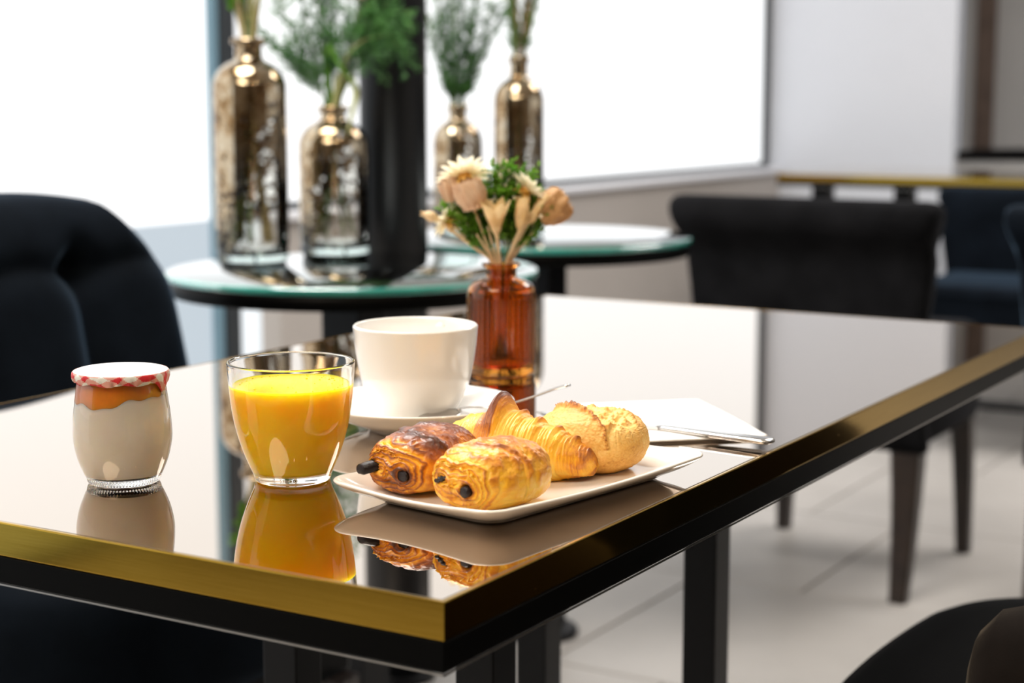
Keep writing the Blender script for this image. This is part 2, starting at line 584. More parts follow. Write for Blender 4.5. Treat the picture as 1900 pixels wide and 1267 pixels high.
w1 = struct_root('window_1')
box('pane', -2.2, 3.12, 2.71, 2.72, 0.71, 2.55, M['pane'], w1)
box('lower_pane', -2.2, 3.12, 2.71, 2.72, 0.03, 0.708, M['pane_low'], w1)
box('frame', 3.150, 3.20, 2.69, 2.75, 0.0, 2.55, M['frame'], w1, 0.003)
box('glass_edge', 3.115, 3.148, 2.700, 2.728, 0.0, 2.55, M['frame_blue'], w1, 0.002)
box('frame', -2.2, 3.115, 2.69, 2.74, 0.0, 0.03, M['frame'], w1, 0.002)
w2 = struct_root('window_2')
box('pane', 3.20, XS-0.03, 2.71, 2.72, 0.735, 2.55, M['pane'], w2)
box('side_pane', 3.20, 3.298, 2.71, 2.72, 0.0, 0.697, M['pane_side'], w2)
box('frame', 3.20, XS-0.005, 2.695, 2.735, 0.713, 0.738, M['frame'], w2, 0.002)
box('frame', XS-0.05, XS-0.005, 2.695, 2.735, 0.738, 2.55, M['frame'], w2, 0.002)
box('sill', 3.29, XS-0.005, 2.625, 2.70, 0.699, 0.718, M['sill'], w2, 0.003)
w3 = struct_root('window_3')
for k in range(4):
    x0 = 2.4+k*1.3
    box('pane', x0+0.03, x0+1.27, -2.72, -2.71, 0.88, 2.47, M['pane_street'], w3)
    box('frame', x0-0.03, x0+0.03, -2.74, -2.66, 0.85, 2.5, M['frame'], w3, 0.003)
box('frame', 2.43, 7.57, -2.74, -2.66, 0.85, 0.88, M['frame'], w3, 0.003)
box('frame', 2.43, 7.57, -2.74, -2.66, 2.47, 2.5, M['frame'], w3, 0.003)
box('frame', 7.57, 7.6, -2.74, -2.66, 0.85, 2.5, M['frame'], w3, 0.003)

# round column
column = thing('column', 'round matt charcoal column rising between the two round glass tables', 'column', (2.355, 1.645, 0))
lathe('shaft', [(0, 0), (0.0565, 0), (0.0565, 2.75), (0, 2.75)], M['column'], column, 64)
lathe('foot_ring', [(0.0566, 0), (0.064, 0), (0.064, 0.012), (0.060, 0.016), (0.0566, 0.016)], M['black_metal'], column, 64)

# ------------------------------------------------------------------ rectangular tables
def rect_table(name, label, x0, x1, y0, y1, legs, leg_s=0.035, rich=True):
    cx, cy = (x0+x1)/2, (y0+y1)/2
    t = thing(name, label, 'table', (cx, cy, 0))
    hx, hy = (x1-x0)/2, (y1-y0)/2
    th = 0.0022
    zb, zt = TZ-0.0205, TZ+0.0002
    def strip(pts):
        """mitred L of brass: pts are outer and inner corners at both ends"""
        (ox0, oy0), (ox1, oy1), (ix1, iy1), (ix0, iy0) = pts
        bm = bmesh.new()
        vs = [bm.verts.new((x, y, z)) for z in (zb, zt) for x, y in ((ox0, oy0), (ox1, oy1), (ix1, iy1), (ix0, iy0))]
        for f in ((3,2,1,0),(4,5,6,7),(0,1,5,4),(1,2,6,5),(2,3,7,6),(3,0,4,7)):
            bm.faces.new([vs[i] for i in f])
        bmesh.ops.recalc_face_normals(bm, faces=bm.faces)
        es = [e for e in bm.edges if abs(e.verts[0].co.z-e.verts[1].co.z) < 1e-6]
        es = [e for e in es if (e.verts[0].co-e.verts[1].co).length > 0.1 and all(abs(abs(v.co.x)-hx) < 1e-5 or abs(abs(v.co.y)-hy) < 1e-5 for v in e.verts)]
        bmesh.ops.bevel(bm, geom=es, offset=0.0008, segments=3, affect='EDGES', profile=0.5)
        return bm
    C4 = [(-hx, -hy), (hx, -hy), (hx, hy), (-hx, hy)]
    I4 = [(-hx+th, -hy+th), (hx-th, -hy+th), (hx-th, hy-th), (-hx+th, hy-th)]
    for k in range(4):
        j = (k+1) % 4
        o = from_bm('brass_edge', strip((C4[k], C4[j], I4[j], I4[k])), M['brass'], t)
        if k == 0: o['label'] = 'mitred brass edge strip'
    g = th+0.0010
    top = box('mirror_top', -hx+g, hx-g, -hy+g, hy-g, TZ-0.006, TZ, M['mirror'], t, 0.0006, 1)
    top['label'] = 'bronze mirror glass top'
    box('core_board', -hx+th+0.0002, hx-th-0.0002, -hy+th+0.0002, hy-th-0.0002, TZ-0.030, TZ-0.0065, M['black_lacquer'], t)
    box('apron', -hx+0.0004, hx-0.0004, -hy+0.0004, hy-0.0004, TZ-0.0375, TZ-0.0210, M['black_lacquer'], t, 0.0006, 1)
    bm = bmesh.new()
    e = 0.0008
    box_bm(-hx, hx, -hy, -hy+e, TZ-0.0387, TZ-0.0377, 0, 1, bm)
    box_bm(-hx, hx, hy-e, hy, TZ-0.0387, TZ-0.0377, 0, 1, bm)
    box_bm(-hx, -hx+e, -hy, hy, TZ-0.0387, TZ-0.0377, 0, 1, bm)
    box_bm(hx-e, hx, -hy, hy, TZ-0.0387, TZ-0.0377, 0, 1, bm)
    from_bm('lower_edging', bm, M['steel_line'], t)
    s = leg_s/2
    for lx, ly in legs:
        box('leg', lx-cx-s, lx-cx+s, ly-cy-s, ly-cy+s, 0.012, TZ-0.0385, M['black_metal'], t, 0.0015, 2)
    lxs = [a-cx for a, b in legs]; lys = [b-cy for a, b in legs]
    box('base_plate', min(lxs)-0.06, max(lxs)+0.06, min(lys)-0.06, max(lys)+0.06, 0, 0.012, M['black_metal'], t, 0.003, 2)
    return t
rect_table('dining_table', 'brass edged table with a mirror black top that carries the breakfast', 0.690, 1.876, 0.454, 1.075,
           [(1.0925, 0.680), (1.5075, 0.680), (1.0925, 0.872), (1.5075, 0.872)])
rect_table('dining_table', 'distant brass edged table standing against the white wall', 5.29, 5.90, 0.93, 2.157,
           [(5.50, 2.075), (5.50, 1.79), (5.50, 1.02)], 0.06)
bpy.data.objects['dining_table.001']['label'] = 'distant brass edged table standing in front of the white wall'

# ------------------------------------------------------------------ round tables
def round_table(label, x, y, r=0.272):
    t = thing('round_table', label, 'table', (x, y, 0))
    zt = TZ
    lathe('glass_top', [(0, zt-0.0005), (r-0.002, zt-0.0005), (r-0.0025, zt), (0, zt)], M['glass_top'], t, 128)
    o = lathe('glass_edge', [(r-0.0025, zt), (r-0.001, zt-0.0004), (r, zt-0.0018), (r, zt-0.0085), (r-0.0015, zt-0.010), (r-0.006, zt-0.010)], M['glass_rim'], t, 128)
    o['label'] = 'green glass edge of the top'
    lathe('top_disc', [(0, zt-0.032), (r-0.006, zt-0.032), (r-0.004, zt-0.030), (r-0.004, zt-0.0115), (r-0.006, zt-0.0102), (0, zt-0.0102)], M['black_lacquer'], t, 128)
    box('post', -0.034, 0.034, -0.034, 0.034, 0.014, zt-0.032, M['black_metal'], t, 0.002)
    lathe('base_plate', [(0, 0), (0.07, 0), (0.07, 0.010), (0.066, 0.014), (0, 0.014)], M['black_metal'], t, 96)
    return t
round_table('round glass topped table with a green edge holding the two nearest silvered bottles', 2.026, 1.490)
round_table('round glass topped table partly behind the amber bottle, beside the scroll back chair', 2.691, 1.552)
bench = thing('bench', 'far black cushioned bench on a grey base behind the white wall', 'bench', (8.0, 1.75, 0))
bmq = box_bm(-0.22, 0.22, -0.62, 0.60, 0.715, 0.785, 0.030, 4)
for v in bmq.verts:
    if v.co.z > 0.74: v.co.z -= 0.035*smoothstep(0.40, 0.62, v.co.y)
from_bm('cushion', bmq, M['velvet_dark'], bench, True)
box('base', -0.20, 0.20, -0.60, 0.58, 0.0, 0.716, M['wall_far'], bench, 0.006)

# ------------------------------------------------------------------ chairs
def loft_sections(secs, caps=True):
    """secs: list of closed loops with the same count."""
    n = len(secs[0])
    vs, fs = [], []
    for s in secs: vs += s
    for k in range(len(secs)-1):
        for i in range(n):
            j = (i+1) % n
            fs.append((k*n+i, k*n+j, (k+1)*n+j, (k+1)*n+i))
    if caps:
        fs.append(tuple(range(n-1, -1, -1)))
        fs.append(tuple((len(secs)-1)*n+i for i in range(n)))
    return vs, fs

def tapered_leg(name, top, bot, s0, s1, mat, parent, curve=(0, 0)):
    secs = []
    for k in range(7):
        t = k/6
        b = math.sin(t*PI)*0.5
        cx = top[0]+(bot[0]-top[0])*t + curve[0]*b
        cy = top[1]+(bot[1]-top[1])*t + curve[1]*b
        z = top[2]+(bot[2]-top[2])*t
        h = (s0+(s1-s0)*t)/2
        c = h*0.25
        secs.append([(cx-h+c, cy-h, z), (cx+h-c, cy-h, z), (cx+h, cy-h+c, z), (cx+h, cy+h-c, z), (cx+h-c, cy+h, z), (cx-h+c, cy+h, z), (cx-h, cy+h-c, z), (cx-h, cy-h+c, z)])
    vs, fs = loft_sections(secs)
    return mesh(name, vs, fs, mat, parent, False)

def scroll_chair(label, loc, rz, velvet):
    """local frame: faces +X, rear of the backrest at x = 0"""
    t = thing('scroll_back_chair', label, 'chair', loc, rz)
    prof = smooth_prof([(0.050, 0.30), (0.020, 0.45), (0.012, 0.58), (0.005, 0.68), (-0.015, 0.715), (-0.038, 0.735), (-0.050, 0.762),
                        (-0.040, 0.790), (-0.012, 0.803), (0.025, 0.797), (0.055, 0.775), (0.070, 0.73), (0.080, 0.62), (0.095, 0.46), (0.120, 0.30)], 4)
    cxz = (sum(p[0] for p in prof)/len(prof), 0)
    secs = []
    ts = [(-1.0, 0.55), (-0.985, 0.82), (-0.95, 0.96), (-0.9, 1.0)] + [(-0.8+0.2*i, 1.0) for i in range(9)] + [(0.9, 1.0), (0.95, 0.96), (0.985, 0.82), (1.0, 0.55)]
    for tt, sc in ts:
        loop = []
        for x, z in prof:
            hw = 0.232 + 0.028*smoothstep(0.45, 0.70, z) + 0.022*smoothstep(0.70, 0.80, z) + 0.012*smoothstep(0.45, 0.3, z)
            xc = 0.045 if z < 0.70 else 0.012
            zc = z if z < 0.72 else 0.72 + (z-0.72)*(0.55+0.45*sc)
            loop.append((xc+(x-xc)*sc, tt*hw, zc))
        secs.append(loop)
    vs, fs = loft_sections(secs)
    mesh('backrest', vs, fs, velvet, t)
    bm = box_bm(0.06, 0.50, -0.235, 0.235, 0.295, 0.520, 0.035, 4)
    for v in bm.verts:
        if v.co.z > 0.45:
            v.co.z += 0.022*(1-(v.co.y/0.235)**2)*smoothstep(0.52, 0.30, v.co.x)
    seat = from_bm('seat', bm, velvet, t, True)
    # welt along the seat's top edge
    tube('piping', [(0.10, -0.236, 0.497), (0.30, -0.238, 0.497), (0.47, -0.236, 0.495), (0.502, -0.20, 0.493), (0.503, 0.0, 0.493), (0.502, 0.20, 0.493), (0.47, 0.236, 0.495), (0.30, 0.238, 0.497), (0.10, 0.236, 0.497)], 0.004, velvet, seat)
    for (x, y, bx, by) in ((0.085, -0.205, 0.06, -0.212), (0.085, 0.205, 0.06, 0.212)):
        tapered_leg('leg', (x, y, 0.31), (bx-0.03, by, 0.0), 0.062, 0.034, M['wood_dark'], t, (0.02, 0))
    for (x, y, bx, by) in ((0.455, -0.205, 0.475, -0.212), (0.455, 0.205, 0.475, 0.212)):
        tapered_leg('leg', (x, y, 0.31), (bx, by, 0.0), 0.046, 0.030, M['wood_dark'], t, (0.01, 0))
    return t
scroll_chair('black scroll back chair turned away beyond the far end of the breakfast table', (3.20, 1.250, 0), 0.0, M['velvet_dark'])
scroll_chair('dark scroll back chair cut by the picture edge beside the other scroll back chair', (3.20, 0.565, 0), 0.0, M['velvet'])
scroll_chair('dark chair facing us in front of the distant brass edged table', (5.235, 1.31, 0), PI, M['velvet']).scale = (1, 1, 0.905)

def armchair(label, loc, rz, velvet, arm_mat, h=0.885, arms=True):
    """local frame: faces +Y, front of the seat at y = 0, x across"""
    t = thing('tufted_armchair', label, 'armchair', loc, rz)
    # seat
    def pad(hx, y_f, y_b, rf, rb, z):
        pts = []
        for qx, y_c, r, a0 in ((1, y_f, rf, 0), (-1, y_f, rf, 90), (-1, y_b, rb, 180), (1, y_b, rb, 270)):
            sy = -1 if y_c == y_f else 1
            for k in (range(13) if sy > 0 or True else ()):
                an = R(a0+90*k/12)
                px_ = qx*(hx-r)+r*math.cos(an)
                pts.append((px_, y_c+sy*r+r*math.sin(an) + (0.026*(1-(px_/hx)**2) if sy < 0 else 0), z))
        # subdivide the straight front so that it can bow
        out = []
        for k_, p in enumerate(pts):
            q_ = pts[(k_+1) % len(pts)]
            out.append(p)
            if abs(p[0]-q_[0]) > 0.05 and p[1] > (y_f+y_b)/2:
                for w_ in range(1, 10):
                    px_ = p[0]+(q_[0]-p[0])*w_/10
                    out.append((px_, y_f + 0.026*(1-(px_/hx)**2), z))
        return out
    lay = [(0.02, 0.345), (0.006, 0.352), (0.0, 0.372), (0.0, 0.455), (0.004, 0.482), (0.014, 0.500), (0.032, 0.510), (0.06, 0.514), (0.10, 0.517), (0.15, 0.519)]
    secs = [pad(0.275-d, -0.015-d, -0.40+d, max(0.02, 0.120-d*0.6), 0.06 if d < 0.04 else 0.02, z) for d, z in lay]
    vs, fs = loft_sections(secs)
    mesh('seat', vs, fs, velvet, t)
    box('seat_frame', -0.255, 0.255, -0.38, -0.06, 0.27, 0.355, M['black_lacquer'], t, 0.01)
    # tufted backrest: grid front and plain shell behind
    hw0, z0 = 0.275, 0.40
    NU, NV = 96, 72
    nodes = [(-0.092, 0.79), (0.092, 0.79), (-0.092, 0.60), (0.092, 0.60)]
    def shape(u, v):
        # u -1..1, v 0..1 ; rounded top corners
        z = z0 + (h-z0)*v
        hw = hw0 - 0.020*v
        if v > 0.62:
            q = (v-0.62)/0.38
            hw *= (1-(q**2.6)*0.42) if q < 1 else 0.58
        crown = 0.014*(1-u*u)*smoothstep(0.7, 1.0, v)
        x = u*hw
        y = -0.315 - 0.095*v
        return x, y, z + crown - 0.014*smoothstep(0.7, 1.0, v)
    def puff(x, z):
        seam_x = min(abs(x-0.092), abs(x+0.092))
        seam_z = abs(z-0.79 - 0.006*math.cos(x*34))
        below = smoothstep(0.86, 0.76, z)
        d = 0.0
        d -= 0.020*math.exp(-(seam_x/0.020)**1.3)*below
        d -= 0.013*math.exp(-(seam_z/0.014)**1.3)*smoothstep(0.30, 0.22, abs(x))
        for nx, nz in nodes[:2]:
            d -= 0.026*math.exp(-(((x-nx)/0.026)**2+((z-nz)/0.026)**2))
        return d
    vs, fs = [], []
    for layer in (0, 1):
        for j in range(NV+1):
            for i in range(NU+1):
                u = -1+2*i/NU; v = j/NV
                x, y, z = shape(u, v)
                edge = max(abs(u)**10, v**14)
                if layer == 0:
                    yy = y + 0.045*(1-edge)**0.5 + puff(x, z)*(1-edge) + 0.015*(u*u)
                else:
                    yy = y - 0.045*(1-edge)**0.5 + 0.015*(u*u)
                vs.append((x, yy, z))
    n = NU+1
    off = n*(NV+1)
    for j in range(NV):
        for i in range(NU):
            a = j*n+i
            fs.append((a+1, a, a+n, a+n+1))
            fs.append((off+a, off+a+1, off+a+n+1, off+a+n))
    rim = [(j*n) for j in range(NV+1)] + [NV*n+i for i in range(1, NU+1)] + [j*n+NU for j in range(NV-1, -1, -1)]
    for a, b in zip(rim[:-1], rim[1:]):
        fs.append((a, b, off+b, off+a))
    fs.append(tuple([i for i in range(NU+1)] + [off+i for i in range(NU, -1, -1)]))
    back = mesh('backrest', vs, fs, velvet, t)
    for nx, nz in nodes[:2]:
        v = (nz-z0)/(h-z0)
        yy = -0.315-0.095*v+0.045+puff(nx, nz)
        lathe('button', [(0, 0.004), (0.007, 0.002), (0.009, -0.002), (0.006, -0.006), (0, -0.007)], velvet, back, 16, None, (nx, yy+0.004, nz), (-PI/2, 0, 0))
    if arms:
        for s in (-1, 1):
            secs = []
            for k, (y, sc) in enumerate([(-0.44, 0.9), (-0.39, 1), (-0.29, 1.0), (-0.225, 0.97), (-0.195, 0.86), (-0.180, 0.62), (-0.174, 0.3)]):
                loop = []
                for q in range(20):
                    a = 2*PI*q/20
                    ca, sa = math.cos(a), math.sin(a)
                    px = math.copysign(abs(ca)**0.7, ca)*0.050*sc
                    pz = math.copysign(abs(sa)**0.7, sa)*0.135*(0.55+0.45*sc)
                    loop.append((s*0.292+px, y, 0.538+pz - 0.02*(k/6)))
                secs.append(loop)
            vs, fs = loft_sections(secs)
            mesh('armrest', vs, fs, arm_mat, t)
    for x, y in ((-0.22, -0.06), (0.22, -0.06), (-0.22, -0.40), (0.22, -0.40)):
        tapered_leg('leg', (x, y, 0.275), (x*1.06, y+(0.02 if y > -0.2 else -0.03), 0), 0.045, 0.024, M['wood_dark'], t)
    return t
armchair('midnight blue tufted velvet chair at the window side of the breakfast table', (1.447, 1.20, 0), PI, M['velvet'], M['velvet'], arms=False)
armchair('black velvet armchair at the near side of the breakfast table, its rounded arm in view', (1.44, 0.490, 0), 0.0, M['velvet_near'], M['velvet_brown'])

# ------------------------------------------------------------------ breakfast things
# ---- yogurt jar
def yogurt_jar(x, y, rz=0.0):
    t = thing('yogurt_jar', 'small glass jar of yogurt with orange layer and red checked lid', 'jar', (x, y, TZ), rz)
    out = smooth_prof([(0.0215, 0.0003), (0.0228, 0.0008), (0.0233, 0.0022), (0.0240, 0.0040), (0.0262, 0.0085), (0.0294, 0.0170), (0.0315, 0.0270), (0.0318, 0.0350),
                       (0.0310, 0.0460), (0.0296, 0.0570), (0.0286, 0.0645), (0.0282, 0.0690), (0.0290, 0.0710), (0.0284, 0.0730)], 5)
    inn = smooth_prof([(0.0270, 0.0728), (0.0262, 0.0690), (0.0266, 0.0640), (0.0276, 0.0570), (0.0290, 0.0460), (0.0298, 0.0350), (0.0294, 0.0270), (0.0272, 0.0170), (0.0228, 0.0085), (0.0195, 0.0060), (0.012, 0.0050)], 5)
    prof = [(0, 0.0016), (0.019, 0.0010)] + out + inn + [(0, 0.0048)]
    def knurl(r, z, a, k):
        if 0.0007 < z < 0.0042 and r > 0.0222:
            r += 0.00035*math.cos(72*a)*math.sin(PI*(z-0.0007)/0.0035)
        return r, z
    lathe('glass', prof, M['glass'], t, 432, knurl)
    rin = sorted([(z, r) for r, z in inn])
    def ri(z):
        for (za, ra), (zb, rb) in zip(rin[:-1], rin[1:]):
            if za <= z <= zb: return ra+(rb-ra)*(z-za)/(zb-za+1e-9)
        return rin[0][1] if z < rin[0][0] else rin[-1][1]
    view = math.atan2(-y, -x) - rz           # wavy line as seen from the camera side
    def zb(a):
        d = a-view
        w = 0.0555 + 0.0014*math.sin(5*d+0.6) + 0.0022*math.sin(2*d+0.2) + 0.0008*math.sin(11*d) + 0.0030*smoothstep(0.2, 1.0, math.sin(d))
        return w
    n = 120
    grow = 0.00025
    def content(name, z_lo, z_hi, mat):
        vs, fs, K = [], [], 28
        for k in range(K+1):
            for i in range(n):
                a = 2*PI*i/n
                lo = z_lo(a); hi = z_hi(a)
                z = lo+(hi-lo)*k/K
                r = ri(z)+grow
                vs.append((r*math.cos(a), r*math.sin(a), z))
        for k in range(K):
            for i in range(n):
                j = (i+1) % n
                fs.append((k*n+i, k*n+j, (k+1)*n+j, (k+1)*n+i))
        lo = len(vs); vs.append((0, 0, sum(z_lo(2*PI*i/n) for i in range(n))/n))
        hi = len(vs); vs.append((0, 0, sum(z_hi(2*PI*i/n) for i in range(n))/n))
        for i in range(n):
            j = (i+1) % n
            fs.append((j, i, lo)); fs.append((K*n+i, K*n+j, hi))
        return mesh(name, vs, fs, mat, t)
    o = content('yogurt', lambda a: 0.0050, zb, M['cream']); o['label'] = 'cream coloured set yogurt'
    o = content('fruit_layer', zb, lambda a: 0.0682, M['caramel']); o['label'] = 'orange fruit layer'
    # paper lid
    lid_prof = [(0, 0.0752), (0.018, 0.0752), (0.0285, 0.0749), (0.0302, 0.0742)]
    lid = lathe('paper_lid', lid_prof, M['paper'], t, 96)
    n = 192
    rows = smooth_prof([(0.0302, 0.0742), (0.0308, 0.0735), (0.0311, 0.0720), (0.0310, 0.0706), (0.0306, 0.0692), (0.0300, 0.0680)], 3)
    vs, fs = [], []
    rnd = random.Random(3)
    ph = [rnd.uniform(0, 6.28) for _ in range(6)]
    flap = view + 1.12
    for k, (r, z) in enumerate(rows):
        for i in range(n):
            a = 2*PI*i/n
            f = k/(len(rows)-1)
            cr = (math.sin(31*a+ph[0])+0.7*math.sin(47*a+ph[1])+0.5*math.sin(83*a+ph[2]))*0.00045*f
            d = (a-flap+PI) % (2*PI)-PI
            drop = 0.0085*math.exp(-(d/0.20)**2)*f
            zz = z - drop + 0.0006*math.sin(9*a+ph[3])*f
            rr = r+cr - drop*0.12
            vs.append((rr*math.cos(a), rr*math.sin(a), zz))
    for k in range(len(rows)-1):
        for i in range(n):
            j = (i+1) % n
            fs.append((k*n+i, k*n+j, (k+1)*n+j, (k+1)*n+i))
    o = mesh('lid_skirt', vs, fs, M['gingham'], lid)
    o['label'] = 'red and white checked paper skirt'
    me = o.data
    at = me.color_attributes.new('print', 'FLOAT_COLOR', 'CORNER')
    for p in me.polygons:
        k = p.index//n; i = p.index % n
        uu = (i+0.5)/n*19; vv = (k-4.5)/9.0
        wob = 0.25*math.sin(i*0.21)+0.15*math.sin(i*0.53)
        c = math.floor(uu+vv+wob) % 2; rr = math.floor(uu-vv*0.8+wob*0.5) % 2
        col = (0.56, 0.012, 0.022) if c and rr else ((0.70, 0.70, 0.66) if not c and not rr else (0.62, 0.30, 0.25))
        for li in p.loop_indices: at.data[li].color = (*col, 1)
    so = o.modifiers.new('thickness', 'SOLIDIFY'); so.thickness = 0.0002
    # faint printed script on the lid
    mb = MB()
    def stroke(pts, r=0.00022):
        vs, fs = tube_data(smooth_prof([(p[0], p[1], 0.0753) for p in pts], 5), r, 6, True, 0.25)
        mb.add(vs, fs)
    ux, uy = math.sin(view), -math.cos(view)
    def L(a, b):  # a to the viewer's right, b away from the viewer
        ra, rb = -ux*a, -uy*a
        return (ra - math.cos(view)*b, rb - math.sin(view)*b)
    for k in range(5):
        a0 = -0.014+0.0052*k
        stroke([L(a0, 0.004), L(a0+0.0012, 0.0085), L(a0+0.0022, 0.0035), L(a0+0.0036, 0.0065), L(a0+0.0048, 0.0042)])
    stroke([L(-0.016, 0.0005), L(-0.006, 0.0020), L(0.004, 0.0008), L(0.012, 0.0022)])
    stroke([L(-0.010, 0.012), L(-0.007, 0.016), L(-0.0045, 0.012), L(-0.001, 0.014), L(0.002, 0.0125)])
    for k in range(4):
        a0 = -0.009+0.0048*k
        stroke([L(a0, -0.0065), L(a0+0.001, -0.0035), L(a0+0.002, -0.0062), L(a0+0.0036, -0.0052)])
    o = mb.build('printed_script', M['ink'], lid); o['label'] = 'faint grey handwriting print'
    return t
yogurt_jar(0.809, 0.783)

# ---- juice
def juice_glass(x, y):
    t = thing('juice_glass', 'clear glass tumbler of orange juice', 'glass', (x, y, TZ))
    out = smooth_prof([(0.0225, 0.0003), (0.0245, 0.0010), (0.0258, 0.0050), (0.0282, 0.0105), (0.0318, 0.0195), (0.0352, 0.0300), (0.0380, 0.0420), (0.0398, 0.0545), (0.0410, 0.0680), (0.04165, 0.0770), (0.04175, 0.0788), (0.0411, 0.0796)], 5)
    inn = smooth_prof([(0.0404, 0.0796), (0.0398, 0.0788), (0.0396, 0.0770), (0.0388, 0.0680), (0.0376, 0.0545), (0.0358, 0.0420), (0.0329, 0.0300), (0.0294, 0.0195), (0.0258, 0.0112), (0.0232, 0.0080), (0.0150, 0.0068)], 5)
    prof = [(0, 0.0022), (0.018, 0.0016)] + out + inn + [(0, 0.0066)]
    lathe('glass', prof, M['glass'], t, 160)
    zj = 0.0640
    rows = [(r, z) for r, z in reversed(inn) if z < zj-0.001]
    g = 0.00025
    def at(z):
        s = sorted((zz, rr) for rr, zz in inn)
        for (za, ra), (zb, rb) in zip(s[:-1], s[1:]):
            if za <= z <= zb: return ra+(rb-ra)*(z-za)/(zb-za+1e-9)
        return s[-1][1]
    jp = [(0, 0.0066-g)] + [(r+g, z) for r, z in rows] + [(at(zj-0.0006)+g, zj-0.0006+0.0012), (at(zj)-0.0006, zj+0.0001), (at(zj)-0.002, zj-0.0004), (0, zj-0.0005)]
    o = lathe('orange_juice', jp, M['juice'], t, 160); o['label'] = 'orange juice filling the glass'
    mb = MB(); rnd = random.Random(5)
    for k in range(46):
        a = rnd.uniform(0, 2*PI); rr = 0.0360-abs(rnd.gauss(0, 0.004)) if k > 12 else rnd.uniform(0.01, 0.036)
        s = rnd.uniform(0.0003, 0.0008)
        vs, fs = lathe_data([(0, -s), (s*0.8, -s*0.5), (s, 0), (s*0.8, s*0.5), (0, s)], 8)
        mb.add([(v[0]+rr*math.cos(a), v[1]+rr*math.sin(a), v[2]+zj-0.0003) for v in vs], fs)
    b = mb.build('foam_bubbles', M['juice'], t); b['kind'] = 'stuff'
    return t
juice_glass(0.870, 0.691)

# ---- cup and saucer
SX, SY = 1.0575, 0.7201
sa = thing('saucer', 'white porcelain saucer under the large white cup', 'saucer', (SX, SY, TZ))
prof = [(0, 0.0035), (0.030, 0.0035), (0.031, 0.0004), (0.036, 0.0004), (0.038, 0.0036)] + smooth_prof([(0.046, 0.0055), (0.058, 0.0105), (0.068, 0.0165), (0.0735, 0.0202), (0.0748, 0.0216), (0.0740, 0.0226), (0.0718, 0.0218), (0.064, 0.0172), (0.054, 0.0128), (0.044, 0.0092), (0.034, 0.0078)], 5) + [(0.030, 0.0072), (0.029, 0.0066), (0, 0.0066)]
lathe('dish', prof, M['porcelain'], sa, 128)

def cup(x, y, z):
    t = thing('coffee_cup', 'large white empty porcelain cup standing on the saucer', 'cup', (x, y, z))
    out = smooth_prof([(0.0240, 0.0002), (0.0262, 0.0006), (0.0272, 0.0032), (0.0305, 0.0090), (0.0365, 0.0190), (0.0410, 0.0310), (0.0440, 0.0450), (0.0460, 0.0590), (0.0469, 0.0690), (0.0472, 0.0722), (0.0462, 0.0736)], 6)
    inn = smooth_prof([(0.0448, 0.0732), (0.0438, 0.0700), (0.0428, 0.0600), (0.0408, 0.0450), (0.0376, 0.0310), (0.0325, 0.0190), (0.0250, 0.0105), (0.012, 0.0068)], 6)
    lathe('bowl', [(0, 0.0022), (0.0225, 0.0018)] + out + inn + [(0, 0.0062)], M['porcelain'], t, 160)
    a = R(8)
    dx, dy = math.cos(a), math.sin(a)
    path = smooth_prof([(0.0445, 0.0625), (0.0560, 0.0655), (0.0670, 0.0610), (0.0700, 0.0490), (0.0650, 0.0370), (0.0540, 0.0285), (0.0400, 0.0260)], 6)
    tube('handle', [(r*dx, r*dy, zz) for r, zz in path], lambda s: 0.0047+0.0012*abs(2*s-1)**2, M['porcelain'], t, 14, 1.25)
    return t
cup(SX, SY, TZ+0.0066)

def spoon():
    t = thing('teaspoon', 'steel teaspoon resting on the saucer beside the cup', 'spoon', (1.026, 0.686, TZ))
    o = Vector((1.026, 0.686, TZ))
    # bowl
    ax = Vector((1.0665-1.020, 0.678-0.685, 0.0)).normalized()
    sd = Vector((-ax.y, ax.x, 0))
    vs, fs = [], []
    nu, nv = 16, 14
    c = Vector((1.036, 0.6835, TZ+0.0178)) - o
    for j in range(nv+1):
        for i in range(nu+1):
            u = -1+2*i/nu; v = -1+2*j/nv
            # map square to disc
            x = u*math.sqrt(1-v*v/2); yv = v*math.sqrt(1-u*u/2)
            wid = 0.0125*(1-0.18*x)
            p = c + ax*(x*0.020) + sd*(yv*wid) + Vector((0, 0, -0.0042*(1-min(1, x*x+yv*yv)) + 0.003*x*0.5))
            vs.append(p)
    for j in range(nv):
        for i in range(nu):
            a = j*(nu+1)+i
            fs.append((a, a+1, a+nu+2, a+nu+1))
    b = mesh('spoon_bowl', vs, fs, M['steel'], t)
    so = b.modifiers.new('thickness', 'SOLIDIFY'); so.thickness = 0.0010
    pts = [(1.0545, 0.6805, TZ+0.0190), (1.062, 0.6785, TZ+0.0195), (1.069, 0.6730, TZ+0.0190), (1.074, 0.6640, TZ+0.0190), (1.078, 0.6500, TZ+0.0222), (1.0805, 0.6310, TZ+0.0290), (1.0815, 0.6130, TZ+0.0365), (1.0805, 0.6004, TZ+0.0405)]
    pts = smooth_prof([tuple(Vector(p)-o) for p in pts], 5)
    tube('spoon_handle', pts, lambda s: 0.0013+0.0016*s*s, M['steel'], t, 10, 0.42)
spoon()

